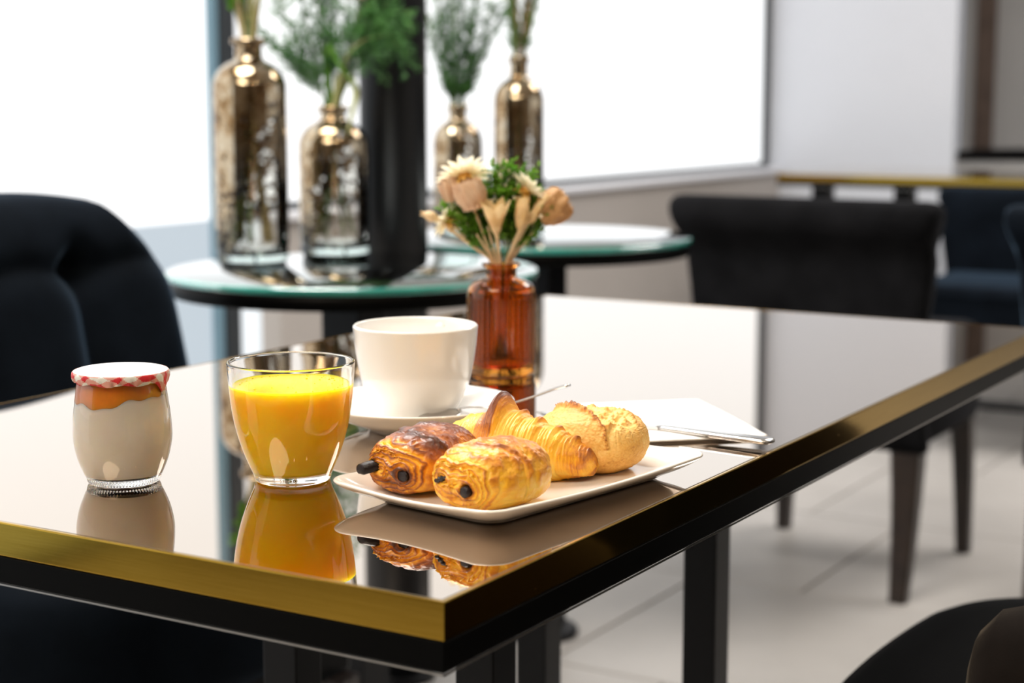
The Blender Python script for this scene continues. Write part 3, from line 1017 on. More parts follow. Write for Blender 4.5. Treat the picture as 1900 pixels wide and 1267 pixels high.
# ---- napkin and knife
def napkin():
    t = thing('paper_napkin', 'white folded paper napkin under the knife', 'napkin', (1.158, 0.475, TZ), R(44))
    # local x along 44 deg, y along 134 deg
    rnd = random.Random(2)
    def sheet(x0, x1, y0, y1, z, th, bend):
        NX, NY = 40, 34
        vs, fs = [], []
        for k in (0, 1):
            for j in range(NY+1):
                for i in range(NX+1):
                    u, v = i/NX, j/NY
                    x = x0+(x1-x0)*u; y = y0+(y1-y0)*v
                    zz = z + th*(1-k) + bend*(0.5+0.5*math.sin(3.1*u+1.3*v))*math.sin(PI*u)**0.5 + 0.0002*noise.noise((x*160, y*160, z*900))
                    vs.append((x, y, zz))
        n = NX+1; off = n*(NY+1)
        for j in range(NY):
            for i in range(NX):
                a = j*n+i
                fs.append((a, a+1, a+n+1, a+n)); fs.append((off+a+1, off+a, off+a+n, off+a+n+1))
        rim = list(range(NX+1)) + [j*n+NX for j in range(1, NY+1)] + [NY*n+i for i in range(NX-1, -1, -1)] + [j*n for j in range(NY-1, 0, -1)]
        for a, b in zip(rim, rim[1:]+rim[:1]): fs.append((b, a, off+a, off+b))
        return vs, fs
    vs, fs = sheet(0.004, 0.156, 0.002, 0.118, 0.0003, 0.0009, 0.0004)
    mesh('lower_fold', vs, fs, M['napkin'], t)
    vs, fs = sheet(0.0, 0.158, 0.0, 0.116, 0.0018, 0.0009, 0.0012)
    mesh('upper_fold', vs, fs, M['napkin'], t)
napkin()

def knife():
    p0 = Vector((1.1265, 0.4585, 0)); p1 = Vector((1.1410, 0.6620, 0))
    d = (p1-p0); Lk = d.length; d.normalize()
    t = thing('table_knife', 'steel table knife lying across the napkin and the table edge', 'knife', (p0.x, p0.y, TZ+0.0052), math.atan2(d.y, d.x))
    prof = [(0.0, 0.0045, 0.0010), (0.002, 0.0075, 0.0019), (0.006, 0.0085, 0.0022), (0.03, 0.0078, 0.0022), (0.06, 0.0062, 0.0020), (0.088, 0.0048, 0.0020), (0.094, 0.0050, 0.0017)]
    secs = []
    for x, w, h in prof:
        secs.append([(x, w*math.copysign(abs(math.cos(a))**0.6, math.cos(a)), h*math.copysign(abs(math.sin(a))**0.6, math.sin(a))) for a in [2*PI*i/16 for i in range(16)]])
    vs, fs = loft_sections(secs)
    mesh('knife_handle', vs, fs, M['steel'], t)
    secs = []
    for x, w, h in [(0.092, 0.0048, 0.0012), (0.10, 0.0070, 0.0009), (0.14, 0.0090, 0.0008), (0.18, 0.0088, 0.0007), (0.196, 0.0060, 0.0006), (Lk, 0.0018, 0.0004)]:
        secs.append([(x, -w*0.9, 0), (x, 0, h), (x, w*1.05, h), (x, w*1.05, -h), (x, 0, -h)])
    vs, fs = loft_sections(secs)
    mesh('knife_blade', vs, fs, M['steel'], t, False)
knife()

# ---- serving plate
PX, PY, PR = 0.9240, 0.5455, R(-9.3)
def plate():
    t = thing('serving_plate', 'rectangular cream stoneware plate that holds the pastries', 'plate', (PX, PY, TZ), PR)
    def loop(hx, hy, rc, z, m=10, sag=0.0):
        pts = []
        for qx, qy, a0 in ((1, 1, 0), (-1, 1, 90), (-1, -1, 180), (1, -1, 270)):
            for k in range(m+1):
                a = R(a0+90*k/m)
                pts.append((qx*(hx-rc)+rc*math.cos(a), qy*(hy-rc)+rc*math.sin(a), z))
        # subdivide straight sides lightly by leaving them (flat sides stay straight); sag lowers the mid sides
        out = []
        n = len(pts)
        for i in range(n):
            p, q = Vector(pts[i]), Vector(pts[(i+1) % n])
            out.append(tuple(p))
            if (q-p).length > 0.02:
                for k in range(1, 8):
                    w = k/8
                    r = p.lerp(q, w)
                    r.z -= sag*math.sin(PI*w)
                    out.append(tuple(r))
        return out
    HX, HY = 0.1125, 0.0705
    L = [loop(HX-0.030, HY-0.026, 0.012, 0.0004), loop(HX-0.026, HY-0.022, 0.014, 0.0004), loop(HX-0.024, HY-0.020, 0.014, 0.0028),
         loop(HX-0.014, HY-0.012, 0.016, 0.0062, sag=0.0006), loop(HX-0.005, HY-0.004, 0.017, 0.0110, sag=0.0015), loop(HX-0.0008, HY-0.0006, 0.018, 0.0140, sag=0.0022),
         loop(HX, HY, 0.018, 0.0152, sag=0.0024), loop(HX-0.0008, HY-0.0008, 0.0175, 0.0163, sag=0.0025), loop(HX-0.0028, HY-0.0028, 0.016, 0.0163, sag=0.0024), loop(HX-0.006, HY-0.006, 0.015, 0.0143, sag=0.0020),
         loop(HX-0.012, HY-0.011, 0.014, 0.0100, sag=0.0010), loop(HX-0.019, HY-0.017, 0.012, 0.0068), loop(HX-0.026, HY-0.023, 0.010, 0.0054), loop(HX-0.034, HY-0.030, 0.008, 0.0050)]
    vs, fs = loft_sections(L, False)
    n = len(L[0])
    fs = [tuple(reversed(f)) for f in fs] if False else fs
    fs.append(tuple(range(n-1, -1, -1)))
    fs.append(tuple((len(L)-1)*n+i for i in range(n)))
    o = mesh('dish', vs, fs, M['stoneware'], t)
    su = o.modifiers.new('sub', 'SUBSURF'); su.levels = 1; su.render_levels = 2
    return t
plate()
PZ = TZ+0.0050

def grid_mesh(name, pts, nu, nv, bake, mat, parent, wrap=True):
    """pts[j][i]: rows j 0..nv, columns i 0..nu-1 wrapped; first and last rows are poles."""
    vs, fs, bk = [], [], []
    for j in range(nv+1):
        for i in range(nu):
            vs.append(pts[j][i]); bk.append(bake[j][i])
    for j in range(nv):
        for i in range(nu):
            k = (i+1) % nu
            fs.append((j*nu+i, j*nu+k, (j+1)*nu+k, (j+1)*nu+i))
    o = mesh(name, vs, fs, mat, parent)
    a = o.data.color_attributes.new('bake', 'FLOAT_COLOR', 'POINT')
    flat = []
    for b in bk:
        b = max(0, min(1, b)); flat += [b, b, b, 1]
    a.data.foreach_set('color', flat)
    return o

def pain_au_chocolat(label, loc, rz, L, Wd, H, seed, tone, eyes, sticks, crumbs=()):
    """local frame: axis along +X, the near end face looks to -X; z from 0."""
    t = thing('pain_au_chocolat', label, 'pastry', loc, rz)
    rnd = random.Random(seed)
    so = Vector((seed*7.3, seed*3.1, seed*1.7))
    NU, NF, NB = 250, 100, 150
    # meridian of a rounded drum, resampled by arc length
    mer = []
    for k in range(3001):
        ps = PI*k/3000
        c, sn = math.cos(ps), math.sin(ps)
        mer.append((-math.copysign(abs(c)**0.50, c)*L/2, sn**0.62))
    cum = [0]
    for a, b in zip(mer[:-1], mer[1:]): cum.append(cum[-1]+math.hypot(b[0]-a[0], (b[1]-a[1])*Wd*0.45))
    def at(d):
        lo, hi = 0, len(cum)-1
        while hi-lo > 1:
            mid = (lo+hi)//2
            if cum[mid] < d: lo = mid
            else: hi = mid
        return mer[lo]
    cutf = 0.34*cum[-1]
    ds = [cutf*(k/NF) for k in range(NF)] + [cutf+(cum[-1]-cutf)*k/NB for k in range(NB+1)]
    zc = H*0.48
    (y1, z1), (y2, z2) = eyes
    pts, bake = [], []
    for j, d_ in enumerate(ds):
        X, Rr = at(d_) if j < len(ds)-1 else (L/2, 0.0)
        if j == 0: X, Rr = -L/2, 0.0
        front = smoothstep(0.97, 0.86, Rr)*(1 if X < 0 else 0)
        rear = smoothstep(0.97, 0.80, Rr)*(1 if X > 0 else 0)
        u = (X+L/2)/L
        row, brow = [], []
        for i in range(NU):
            a = 2*PI*i/NU
            ca, sa = math.cos(a), math.sin(a)
            cy = math.copysign(abs(ca)**0.80, ca); cz = math.copysign(abs(sa)**0.80, sa)
            sw = Rr*(1.0-0.10*smoothstep(0.55, 1.0, u))
            py = cy*Wd/2*sw
            pz = cz*H*0.5*sw
            z = zc + pz*(1.05 if pz > 0 else 0.96)
            nrm = Vector((-1, 0, 0))*front + Vector((1, 0, 0))*rear + Vector((0, cy, cz))*(1-max(front, rear))
            nrm += Vector((0, cy, cz))*0.25*Rr
            nrm.normalize()
            P3 = Vector((X*60, py*60, z*60))+so
            big = fbm(P3*0.65, 3)
            blis = fbm(P3*2.3, 4)
            top = smoothstep(0.30, 0.95, z/H)
            # rolled layers on the end face
            dF = bF = 0.0
            if front > 0.001:
                q2 = math.hypot(py-y2, (z-z2)*1.05)
                q1 = math.hypot((py-y1)*0.50, (z-z1)*1.25)
                dm = min(q1*1.25, q2)
                dr = (1-Rr)*Wd*0.42+0.0006
                wv = fbm(Vector((py*95, z*95, seed*2.0)), 4)
                ph = dm/(dm+dr)*6.6 + 0.75*wv + 0.35*math.sin(a*3+seed)
                saw = ph % 1.0
                sheet = saw**0.8*(1-smoothstep(0.80, 1.0, saw))*1.25
                amp = 0.0021*(0.55+0.9*(0.5+0.5*noise.noise(Vector((py*130, z*130, seed*5.0)))))
                dF = amp*sheet + 0.0009*blis
                ringq = math.exp(-((q2-0.0048)/0.0016)**2)
                dF += 0.0013*ringq - 0.0030*math.exp(-(q2/0.0034)**4)
                dF -= 0.0022*math.exp(-(q1/0.0030)**2)
                hollow = math.exp(-(((py-(y1*0.55+y2*0.45))/0.0085)**2+((z-H*0.26)/0.0040)**2))
                dF -= 0.0050*hollow
                upper = math.exp(-(((py-(y1+y2)/2)/0.012)**2+((z-H*0.72)/0.0022)**2))
                dF -= 0.0016*upper
                bF = 0.02 + 0.50*sheet**1.8 + 0.20*wv + 0.34*ringq + 0.25*smoothstep(0.80, 0.97, Rr)*top + (tone-0.34)*0.75
                bF += 0.18*hollow
            lam = noise.noise(Vector((u*3.0, a*9.0+big, seed*3.0)))
            lip = u - 0.40 - 0.13*math.sin(a*1.7+seed) - 0.10*big
            dS = 0.0011*blis*(0.5+0.7*top) + 0.0016*big + 0.0005*lam*(1-top)
            dS += 0.0013*smoothstep(-0.015, 0.015, lip)*top
            e2 = a-(1.0+0.18*math.sin(u*7+seed)+0.12*big)
            dS += 0.0017*smoothstep(-0.04, 0.04, e2)*smoothstep(2.7, 2.0, a)*smoothstep(0.02, 0.12, u)
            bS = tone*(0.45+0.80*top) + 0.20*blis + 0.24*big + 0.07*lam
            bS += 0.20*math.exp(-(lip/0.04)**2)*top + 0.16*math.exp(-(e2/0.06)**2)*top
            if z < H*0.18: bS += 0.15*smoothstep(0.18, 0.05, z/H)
            d = dF*front + dS*(1-front)
            b = bF*front + bS*(1-front)
            p = Vector((X, py, z)) + nrm*d
            p.x -= 0.0045*front*(1-Rr*Rr)
            p.z = max(p.z, 0.0003)
            row.append(tuple(p)); brow.append(b)
        pts.append(row); bake.append(brow)
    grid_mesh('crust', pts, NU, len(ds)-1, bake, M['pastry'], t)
    for (y_, z_, r, out, tilt, flat) in sticks:
        secs = []
        for k, (q, sc) in enumerate([(-0.010, 1), (0.0, 1), (out*0.6, 0.98), (out*0.92, 0.92), (out, 0.70)]):
            loop = []
            for i in range(18):
                a = 2*PI*i/18
                ca, sa_ = math.cos(a), math.sin(a)
                ex = 0.32 if out > 0.008 else 0.8
                loop.append((-L/2-0.0035-q, y_+tilt*q+math.copysign(abs(ca)**ex, ca)*r*sc*1.15, z_+math.copysign(abs(sa_)**ex, sa_)*r*flat*sc + 0.0004*noise.noise((q*900, i*1.3, seed)) - 0.25*max(0, q)))
            secs.append(loop)
        vs, fs = loft_sections(secs)
        o = mesh('chocolate_stick', vs, fs, M['chocolate'], t)
    for k, (y_, z_) in enumerate(crumbs):
        rr = rnd.uniform(0.0013, 0.0021)
        vs, fs = lathe_data([(0, -rr), (rr*0.8, -rr*0.6), (rr, 0.1*rr), (rr*0.6, rr*0.7), (0, rr*0.8)], 9)
        vs = [((-L/2-0.0040+v[0]*0.9), y_+v[1]*1.5+0.3*rr*noise.noise((v[2]*2000, k, 1)), z_+v[2]*0.8+0.3*rr*noise.noise((v[0]*2000, k, 5))) for v in vs]
        mesh('chocolate_crumb', vs, fs, M['chocolate'], t, False)
    # thin pastry flakes standing proud of the end face
    mb = MB()
    for k in range(16):
        ang = rnd.uniform(0.3, 2.8); rr = rnd.uniform(0.55, 0.95)
        y_ = math.cos(ang)*Wd*0.36*rr; z_ = H*0.47+math.sin(ang)*H*0.40*rr
        ln = rnd.uniform(0.004, 0.010); w = rnd.uniform(0.001, 0.0022)
        ta = ang+PI/2
        vs = []
        for q in range(5):
            u = q/4-0.5
            cy_, cz_ = y_+math.cos(ta)*ln*u, z_+math.sin(ta)*ln*u
            lift = 0.0010+0.0014*math.sin(q*1.7+k)
            vs.append((-L/2-lift*0.2, cy_, cz_)); vs.append((-L/2-lift-w, cy_+math.cos(ang)*0.0007, cz_+math.sin(ang)*0.0007))
        mb.add(vs, [(2*q, 2*q+1, 2*q+3, 2*q+2) for q in range(4)])
    me = mb.build('flakes', M['pastry'], t)
    me['kind'] = 'stuff'
    a = me.data.color_attributes.new('bake', 'FLOAT_COLOR', 'POINT')
    a.data.foreach_set('color', [tone*0.6, tone*0.6, tone*0.6, 1]*len(me.data.vertices))
    m = me.modifiers.new('thickness', 'SOLIDIFY'); m.thickness = 0.00025
    return t
PA = PR
pain_au_chocolat('golden pain au chocolat at the front corner of the plate', (0.862, 0.529, PZ), PA-0.10, 0.064, 0.056, 0.0375, 3, 0.36,
                 [(0.0085, 0.0205), (-0.0130, 0.0165)], [(-0.0130, 0.0165, 0.0033, 0.0030, 0.0, 1.0)], [(0.0105, 0.0203), (0.0078, 0.0212), (0.0056, 0.0214), (0.0128, 0.0185), (0.0092, 0.0198)])
pain_au_chocolat('darker browned pain au chocolat beside the juice glass', (0.878, 0.589, PZ), PA-0.02, 0.066, 0.052, 0.0365, 8, 0.66,
                 [(0.0095, 0.0185), (-0.0135, 0.0160)], [(0.0110, 0.0190, 0.0042, 0.0080, 0.55, 0.85), (-0.0135, 0.0160, 0.0040, 0.0008, 0.0, 0.85)])

def croissant(loc, rz):
    t = thing('croissant', 'golden croissant with a peaked middle, lying in front of the bread roll', 'croissant', loc, rz)
    so = Vector((3.3, 8.8, 1.2))
    NU, NV = 220, 300
    Lh = 0.060
    cuts = [0.0, 0.12, 0.215, 0.315, 0.415, 0.535, 0.635, 0.735, 0.835, 1.0]
    crest = [0.06, 0.16, 0.27, 0.0, 0.0, 0.60, 0.70, 0.80, 0.895]
    pts, bake = [], []
    for j in range(NV+1):
        s = j/NV
        x = -Lh + 2*Lh*s
        base = 0.0070*min(1, math.sqrt(max(0, min(s*0.8, 1-s)*30))) + 0.0125*max(0, math.sin(PI*s))**1.0
        step = 0
        ridge = 0
        for c in cuts[1:-1]:
            wb = 0.006*math.sin(c*40)
            dc = (s-c-wb) if c < 0.48 else (c+wb-s)
            step += 0.0008*smoothstep(-0.005, 0.005, dc)
            ridge = max(ridge, math.exp(-((dc-0.010)/0.010)**2))
        r = base + step - 0.0015
        if s < 0.004 or s > 0.996: r = 0.0008
        row, brow = [], []
        yc = -0.008 + 0.018*((s-0.5)*2)**2
        for i in range(NU):
            a = 2*PI*i/NU
            ca, sa = math.cos(a), math.sin(a)
            da = ((a-PI/2+PI) % (2*PI))-PI
            q = Vector((x*60, ca*r*60, sa*r*60))+so
            big = fbm(q*0.7, 3)
            bl = fbm(q*2.6, 3)
            sk = s + 0.020*math.sin(a+0.6)          # bands lean a little round the body
            peak = 0.0120*math.exp(-((sk-0.505)/0.042)**2)*math.exp(-(da/0.60)**2)
            teeth = 0.0
            for c in crest[5:]:
                teeth = max(teeth, smoothstep(-0.045, 0.0, s-c) if s < c else math.exp(-((s-c)/0.009)**2))
            for c in crest[:3]:
                teeth = max(teeth, 0.6*math.exp(-((s-c)/0.018)**2))
            tt = teeth*math.exp(-((da+0.25)/0.42)**2)
            stri = noise.noise(Vector((sk*120, a*0.9, 4.0))) + 0.6*noise.noise(Vector((sk*290+a*1.2, a*1.5, 9.0)))
            top = smoothstep(-0.1, 0.9, sa)
            rr = r*(1.0 + 0.06*sa) + peak + 0.0030*tt + 0.0006*stri*(1-0.4*ridge) + 0.0010*big + 0.0008*bl*(0.4+ridge)
            p = Vector((x + 0.0012*big, yc + ca*rr*1.08, 0.0165 + sa*rr*1.03))
            p.z -= 0.0075*((s-0.5)*2)**2*(1 if p.z > 0.010 else 0.6)
            p.z = max(p.z, 0.0004)
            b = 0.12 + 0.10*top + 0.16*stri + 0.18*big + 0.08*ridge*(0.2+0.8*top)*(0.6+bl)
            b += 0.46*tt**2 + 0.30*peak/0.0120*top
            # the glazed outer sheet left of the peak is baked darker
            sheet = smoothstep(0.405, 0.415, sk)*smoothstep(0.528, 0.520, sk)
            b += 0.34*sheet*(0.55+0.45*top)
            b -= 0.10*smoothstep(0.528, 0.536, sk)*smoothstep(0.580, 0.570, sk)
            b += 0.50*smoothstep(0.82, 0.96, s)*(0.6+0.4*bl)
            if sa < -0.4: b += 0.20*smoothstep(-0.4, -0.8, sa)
            row.append(tuple(p)); brow.append(b)
        pts.append(row); bake.append(brow)
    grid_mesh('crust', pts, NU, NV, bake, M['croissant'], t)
    return t
croissant((0.940, 0.5670, PZ), R(-88))

def bread_roll(loc, rz):
    t = thing('bread_roll', 'crusty split top bread roll at the right end of the plate'.replace('right end', 'far end'), 'bread', loc, rz)
    so = Vector((5.5, 2.2, 9.1))
    NU, NV = 240, 200
    A, B, Cc = 0.0390, 0.0335, 0.0218
    pts, bake = [], []
    for j in range(NV+1):
        ph = PI*j/NV
        row, brow = [], []
        for i in range(NU):
            a = 2*PI*i/NU
            nx = -math.cos(ph); ny = math.sin(ph)*math.cos(a); nz = math.sin(ph)*math.sin(a)
            e = 0.88
            x = math.copysign(abs(nx)**e, nx)*A
            y = math.copysign(abs(ny)**e, ny)*B
            z = math.copysign(abs(nz)**e, nz)*Cc
            q = Vector((nx*2, ny*2, nz*2))+so
            big = fbm(q*0.9, 3)
            fine = fbm(q*12, 4)
            d = 0.0010*big + 0.0004*fine
            b = 0.30 + 0.16*big + 0.16*fine
            # the split: ear along y = y0, open crumb towards -y... (local)
            if nz > 0:
                y0 = -0.0100 - 0.45*x + 0.0015*math.sin(x*70) + 0.0012*noise.noise((x*260, 1, 2))
                y1 = y0 + 0.0270 + 0.003*math.sin(x*60+1) + 0.0015*noise.noise((x*300, 7, 2))
                ext = smoothstep(0.040, 0.026, abs(x))
                inside = smoothstep(y0-0.0012, y0+0.0012, y)*smoothstep(y1+0.0020, y1-0.0020, y)*ext
                crumb = fbm(Vector((x*170, y*170, 2))+so, 5)
                ear = math.exp(-((y-y0+0.0012)/0.0022)**2)*ext
                ear2 = math.exp(-((y-y1-0.0012)/0.0022)**2)*ext*0.7
                d += inside*(-0.0026 + 0.0034*crumb) + ear*(0.0038+0.0014*fine)*smoothstep(0.036, 0.0, x) + ear2*(0.0010+0.0010*fine)
                b = b*(1-inside) + inside*(0.08 + 0.40*crumb) + 0.42*ear*(0.8+fine) + 0.25*ear2*(0.8+fine)
                # parallel dough striations on the flank
                st = noise.noise(Vector((x*420, y*60, z*60)))
                d += 0.00018*st*(1-inside); b += 0.10*st*(1-inside)
            else:
                b += 0.08*smoothstep(0, -0.6, nz)
            p = Vector((x, y, z)) + Vector((nx, ny, nz))*d
            p.z += Cc*0.90
            p.z = max(p.z, 0.0003)
            row.append(tuple(p)); brow.append(b)
        pts.append(row); bake.append(brow)
    grid_mesh('crust', pts, NU, NV, bake, M['crust'], t)
    return t
bread_roll((0.984, 0.5290, PZ), R(-98))

# ---- amber bottle with dried flowers
VX, VY = 1.3164, 0.8019
def amber_bottle():
    t = thing('amber_bottle', 'small ribbed amber glass bottle holding the dried flowers', 'vase', (VX, VY, TZ))
    out = smooth_prof([(0.0270, 0.0003), (0.0296, 0.0010), (0.0306, 0.0040), (0.0306, 0.0075)], 4)[:-1] + [(0.0306, 0.0075), (0.0309, 0.0085)]
    z = 0.010
    while z < 0.0705:
        out.append((0.0311, z)); z += 0.00075
    out += smooth_prof([(0.0311, 0.0710), (0.0307, 0.0760), (0.0290, 0.0805), (0.0255, 0.0838), (0.0205, 0.0862), (0.0165, 0.0875), (0.0142, 0.0890), (0.0138, 0.0935), (0.0140, 0.0975), (0.0165, 0.0984), (0.0176, 0.0996), (0.0176, 0.1006), (0.0162, 0.1014)], 5)
    inn = smooth_prof([(0.0128, 0.1012), (0.0118, 0.0990), (0.0117, 0.0935), (0.0121, 0.0888), (0.0160, 0.0862), (0.0240, 0.0822), (0.0274, 0.0770), (0.0284, 0.0710), (0.0285, 0.0400), (0.0284, 0.0140), (0.0270, 0.0095), (0.0220, 0.0075)], 4)
    def ribs(r, z, a, k):
        if r > 0.0300 and 0.0085 < z < 0.0715 and k < KO:
            w = max(0, math.cos(40*a))
            dot = 0.5+0.5*math.cos(2*PI*z/0.0030)
            r += 0.00055*w*(0.35+0.65*dot)
        return r, z
    prof = [(0, 0.0030), (0.022, 0.0022)] + out + inn + [(0, 0.0070)]
    KO = 2+len(out)
    lathe('glass', prof, M['amber'], t, 400, ribs)
    return t
amber_bottle()

# flower builders: all positions local to the vase base
def petal_mesh(L_, Wd, curl, cup_, tip=0.6):
    vs, fs = [], []
    nu, nv = 4, 7
    for j in range(nv+1):
        v = j/nv
        w = Wd*(math.sin(PI*min(1, v*0.86+0.10))**0.75)*(1 if v < 0.85 else 1-(v-0.85)/0.15*tip)
        for i in range(nu+1):
            u = -1+2*i/nu
            vs.append((v*L_, u*w*0.5, curl*v*v*L_ + cup_*u*u*w))
    n = nu+1
    for j in range(nv):
        for i in range(nu):
            a = j*n+i
            fs.append((a, a+1, a+n+1, a+n))
    return vs, fs

def rot_to(d):
    return Vector(d).to_track_quat('Z', 'Y')

def stem_path(root, head, bow=(0, 0, 0)):
    root, head, bow = Vector(root), Vector(head), Vector(bow)
    out = []
    for k in range(9):
        s = k/8
        out.append(root.lerp(head, s) + bow*(math.sin(PI*s)))
    return out
def neck_root(k, r=0.005):
    a = k*2.4
    return (r*math.cos(a)*0.8, r*math.sin(a)*0.8, 0.012+0.002*(k % 3))

def neck_path(k, head, bow=0.0):
    """from inside the bottle, through the neck, out to the head"""
    h = Vector(head)
    dirv = Vector((h.x, h.y, 0))
    nk = dirv.normalized()*min(0.0085, 0.002+dirv.length*0.2) if dirv.length > 1e-5 else Vector()
    low = -nk*1.2 + Vector((0.004*math.cos(k*2.1), 0.004*math.sin(k*2.1), 0.013))
    pts = [low, (low*0.4+nk*0.6)+Vector((0, 0, 0.045-0.013*0.4)), nk*0.9+Vector((0, 0, 0.090)), nk*1.15+Vector((0, 0, 0.104))]
    up = h-pts[-1]
    for s in (0.35, 0.7, 1.0):
        p = pts[3]+up*s + dirv.normalized()*bow*math.sin(PI*s) if dirv.length > 1e-5 else pts[3]+up*s
        pts.append(p)
    return smooth_prof([tuple(p) for p in pts], 4)

rtv = Vector((math.sin(AZ), -math.cos(AZ), 0))          # to the viewer's right
fwv = Vector((math.cos(AZ), math.sin(AZ), 0))           # away from the viewer
def VH(right, up, away=0.0):
    """point relative to the vase base: millimetres right / up / away"""
    p = rtv*(right/1000) + fwv*(away/1000)
    return Vector((p.x, p.y, up/1000))

def strawflower(name, label, k, head, face, rad, rows, petal_mat, seed):
    t = thing(name, label, 'flower', (VX, VY, TZ))
    path = neck_path(k, head)
    tube('stem', path, 0.0011, M['stem_beige'], t, 7)
    q = rot_to(face)
    rnd = random.Random(seed)
    hd = Vector(head)
    for ri_, (count, ln, tilt, wd) in enumerate(rows):
        vs, fs = petal_mesh(rad*ln, rad*wd, -0.10, 0.16)
        base = None
        for c in range(count):
            a = 2*PI*(c+0.5*ri_)/count + rnd.uniform(-0.1, 0.1)
            if base is None:
                o = mesh('petal', vs, fs, petal_mat, t); base = o
            else:
                o = base.copy(); link(o, t)
            m = q.to_matrix().to_4x4() @ Matrix.Rotation(a, 4, 'Z') @ Matrix.Translation((rad*0.14, 0, 0)) @ Matrix.Rotation(-tilt+rnd.uniform(-0.12, 0.12), 4, 'Y')
            o.matrix_local = Matrix.Translation(hd) @ m
    vs, fs = petal_mesh(rad*0.55, rad*0.26, -0.25, 0.16)
    base = None
    for c in range(11):
        if base is None: o = base = mesh('sepal', vs, fs, M['petal_gold'], t)
        else: o = base.copy(); link(o, t)
        o.matrix_local = Matrix.Translation(hd) @ q.to_matrix().to_4x4() @ Matrix.Rotation(2*PI*c/11, 4, 'Z') @ Matrix.Translation((rad*0.10, 0, -rad*0.10)) @ Matrix.Rotation(0.55+rnd.uniform(-0.2, 0.2), 4, 'Y')
    d = lathe('flower_centre', smooth_prof([(0.0, -rad*0.25), (rad*0.18, -rad*0.16), (rad*0.26, 0.0), (rad*0.22, rad*0.10), (0.0, rad*0.16)], 4), M['disc'], t, 24)
    d.matrix_local = Matrix.Translation(hd) @ q.to_matrix().to_4x4()
    return t
S3 = [(15, 1.05, 0.12, 0.27), (13, 0.92, 0.45, 0.26), (9, 0.66, 0.80, 0.24)]
strawflower('strawflower', 'largest cream strawflower at the top of the dried bunch', 1, VH(-33, 180, -8), VH(-14, 62, 42), 0.0225, S3, M['petal'], 1)
strawflower('strawflower', 'white strawflower at the upper edge of the bunch, behind the seed pods', 2, VH(22, 166, 0), VH(46, 50, 34), 0.020, S3, M['petal'], 2)
strawflower('strawflower', 'small cream strawflower low on the window side of the bunch', 3, VH(-48, 139, -2), VH(-60, 40, 30), 0.016, S3, M['petal'], 3)

def bud(name, label, k, head, axis, ln, rad, mat, seed, ruffles=6):
    t = thing(name, label, 'flower', (VX, VY, TZ))
    tube('stem', neck_path(k, head), 0.0012, M['stem_beige'], t, 7)
    q = rot_to(axis)
    so = Vector((seed*3.7, seed, 2))
    def wr(r, z, a, kk):
        w = 1+0.10*math.cos(ruffles*a+z*200)+0.10*noise.noise((math.cos(a)*2, math.sin(a)*2, z*160+seed))
        return r*w, z+0.0012*noise.noise((a*2, seed, z*90))*(1 if z > ln*0.6 else 0)
    prof = smooth_prof([(0.0012, 0), (rad*0.55, ln*0.06), (rad*0.95, ln*0.30), (rad, ln*0.55), (rad*0.97, ln*0.80), (rad*0.90, ln*0.97), (rad*0.74, ln*0.96), (rad*0.60, ln*0.70), (rad*0.2, ln*0.45)], 4) + [(0, ln*0.45)]
    o = lathe('cup_petals', prof, mat, t, 72, wr)
    o.matrix_local = Matrix.Translation(Vector(head)) @ q.to_matrix().to_4x4()
    for ring, (cnt, rr_, ll_, tl_) in enumerate(((ruffles+4, 0.66, 0.98, 80), (ruffles+3, 0.56, 1.06, 84), (ruffles+5, 0.74, 0.72, 72))):
        vs, fs = petal_mesh(ln*ll_, rad*0.82, 0.14, 0.22, 0.75)
        vs = [(v[0], v[1]+0.0006*noise.noise((v[0]*900, v[1]*900, seed+ring)), v[2]+0.0014*noise.noise((v[0]*420, v[1]*420, seed*3+ring))) for v in vs]
        base = None
        for c in range(cnt):
            a = 2*PI*(c+0.33*ring)/cnt
            if base is None: p = base = mesh('petal', vs, fs, mat, t)
            else: p = base.copy(); link(p, t)
            p.matrix_local = Matrix.Translation(Vector(head)) @ q.to_matrix().to_4x4() @ Matrix.Rotation(a, 4, 'Z') @ Matrix.Translation((rad*rr_, 0, ln*0.03)) @ Matrix.Rotation(-R(tl_)+0.12*math.sin(c*2.3+seed), 4, 'Y')
    return t
bud('dried_rosebud', 'broad blush rosebud under the largest strawflower', 4, VH(-24, 150, -14), VH(-10, 40, -2), 0.027, 0.0135, M['blush'], 4, 7)
bud('dried_rosebud', 'slim blush bud at the window side of the broad rosebud', 5, VH(-45, 156, -4), VH(-6, 60, 0), 0.025, 0.0078, M['blush'], 5, 5)
bud('dried_husk', 'brown papery husk flower at the outer edge of the bunch', 6, VH(33, 143, 0), VH(60, 38, 0), 0.030, 0.0150, M['husk'], 6, 6)

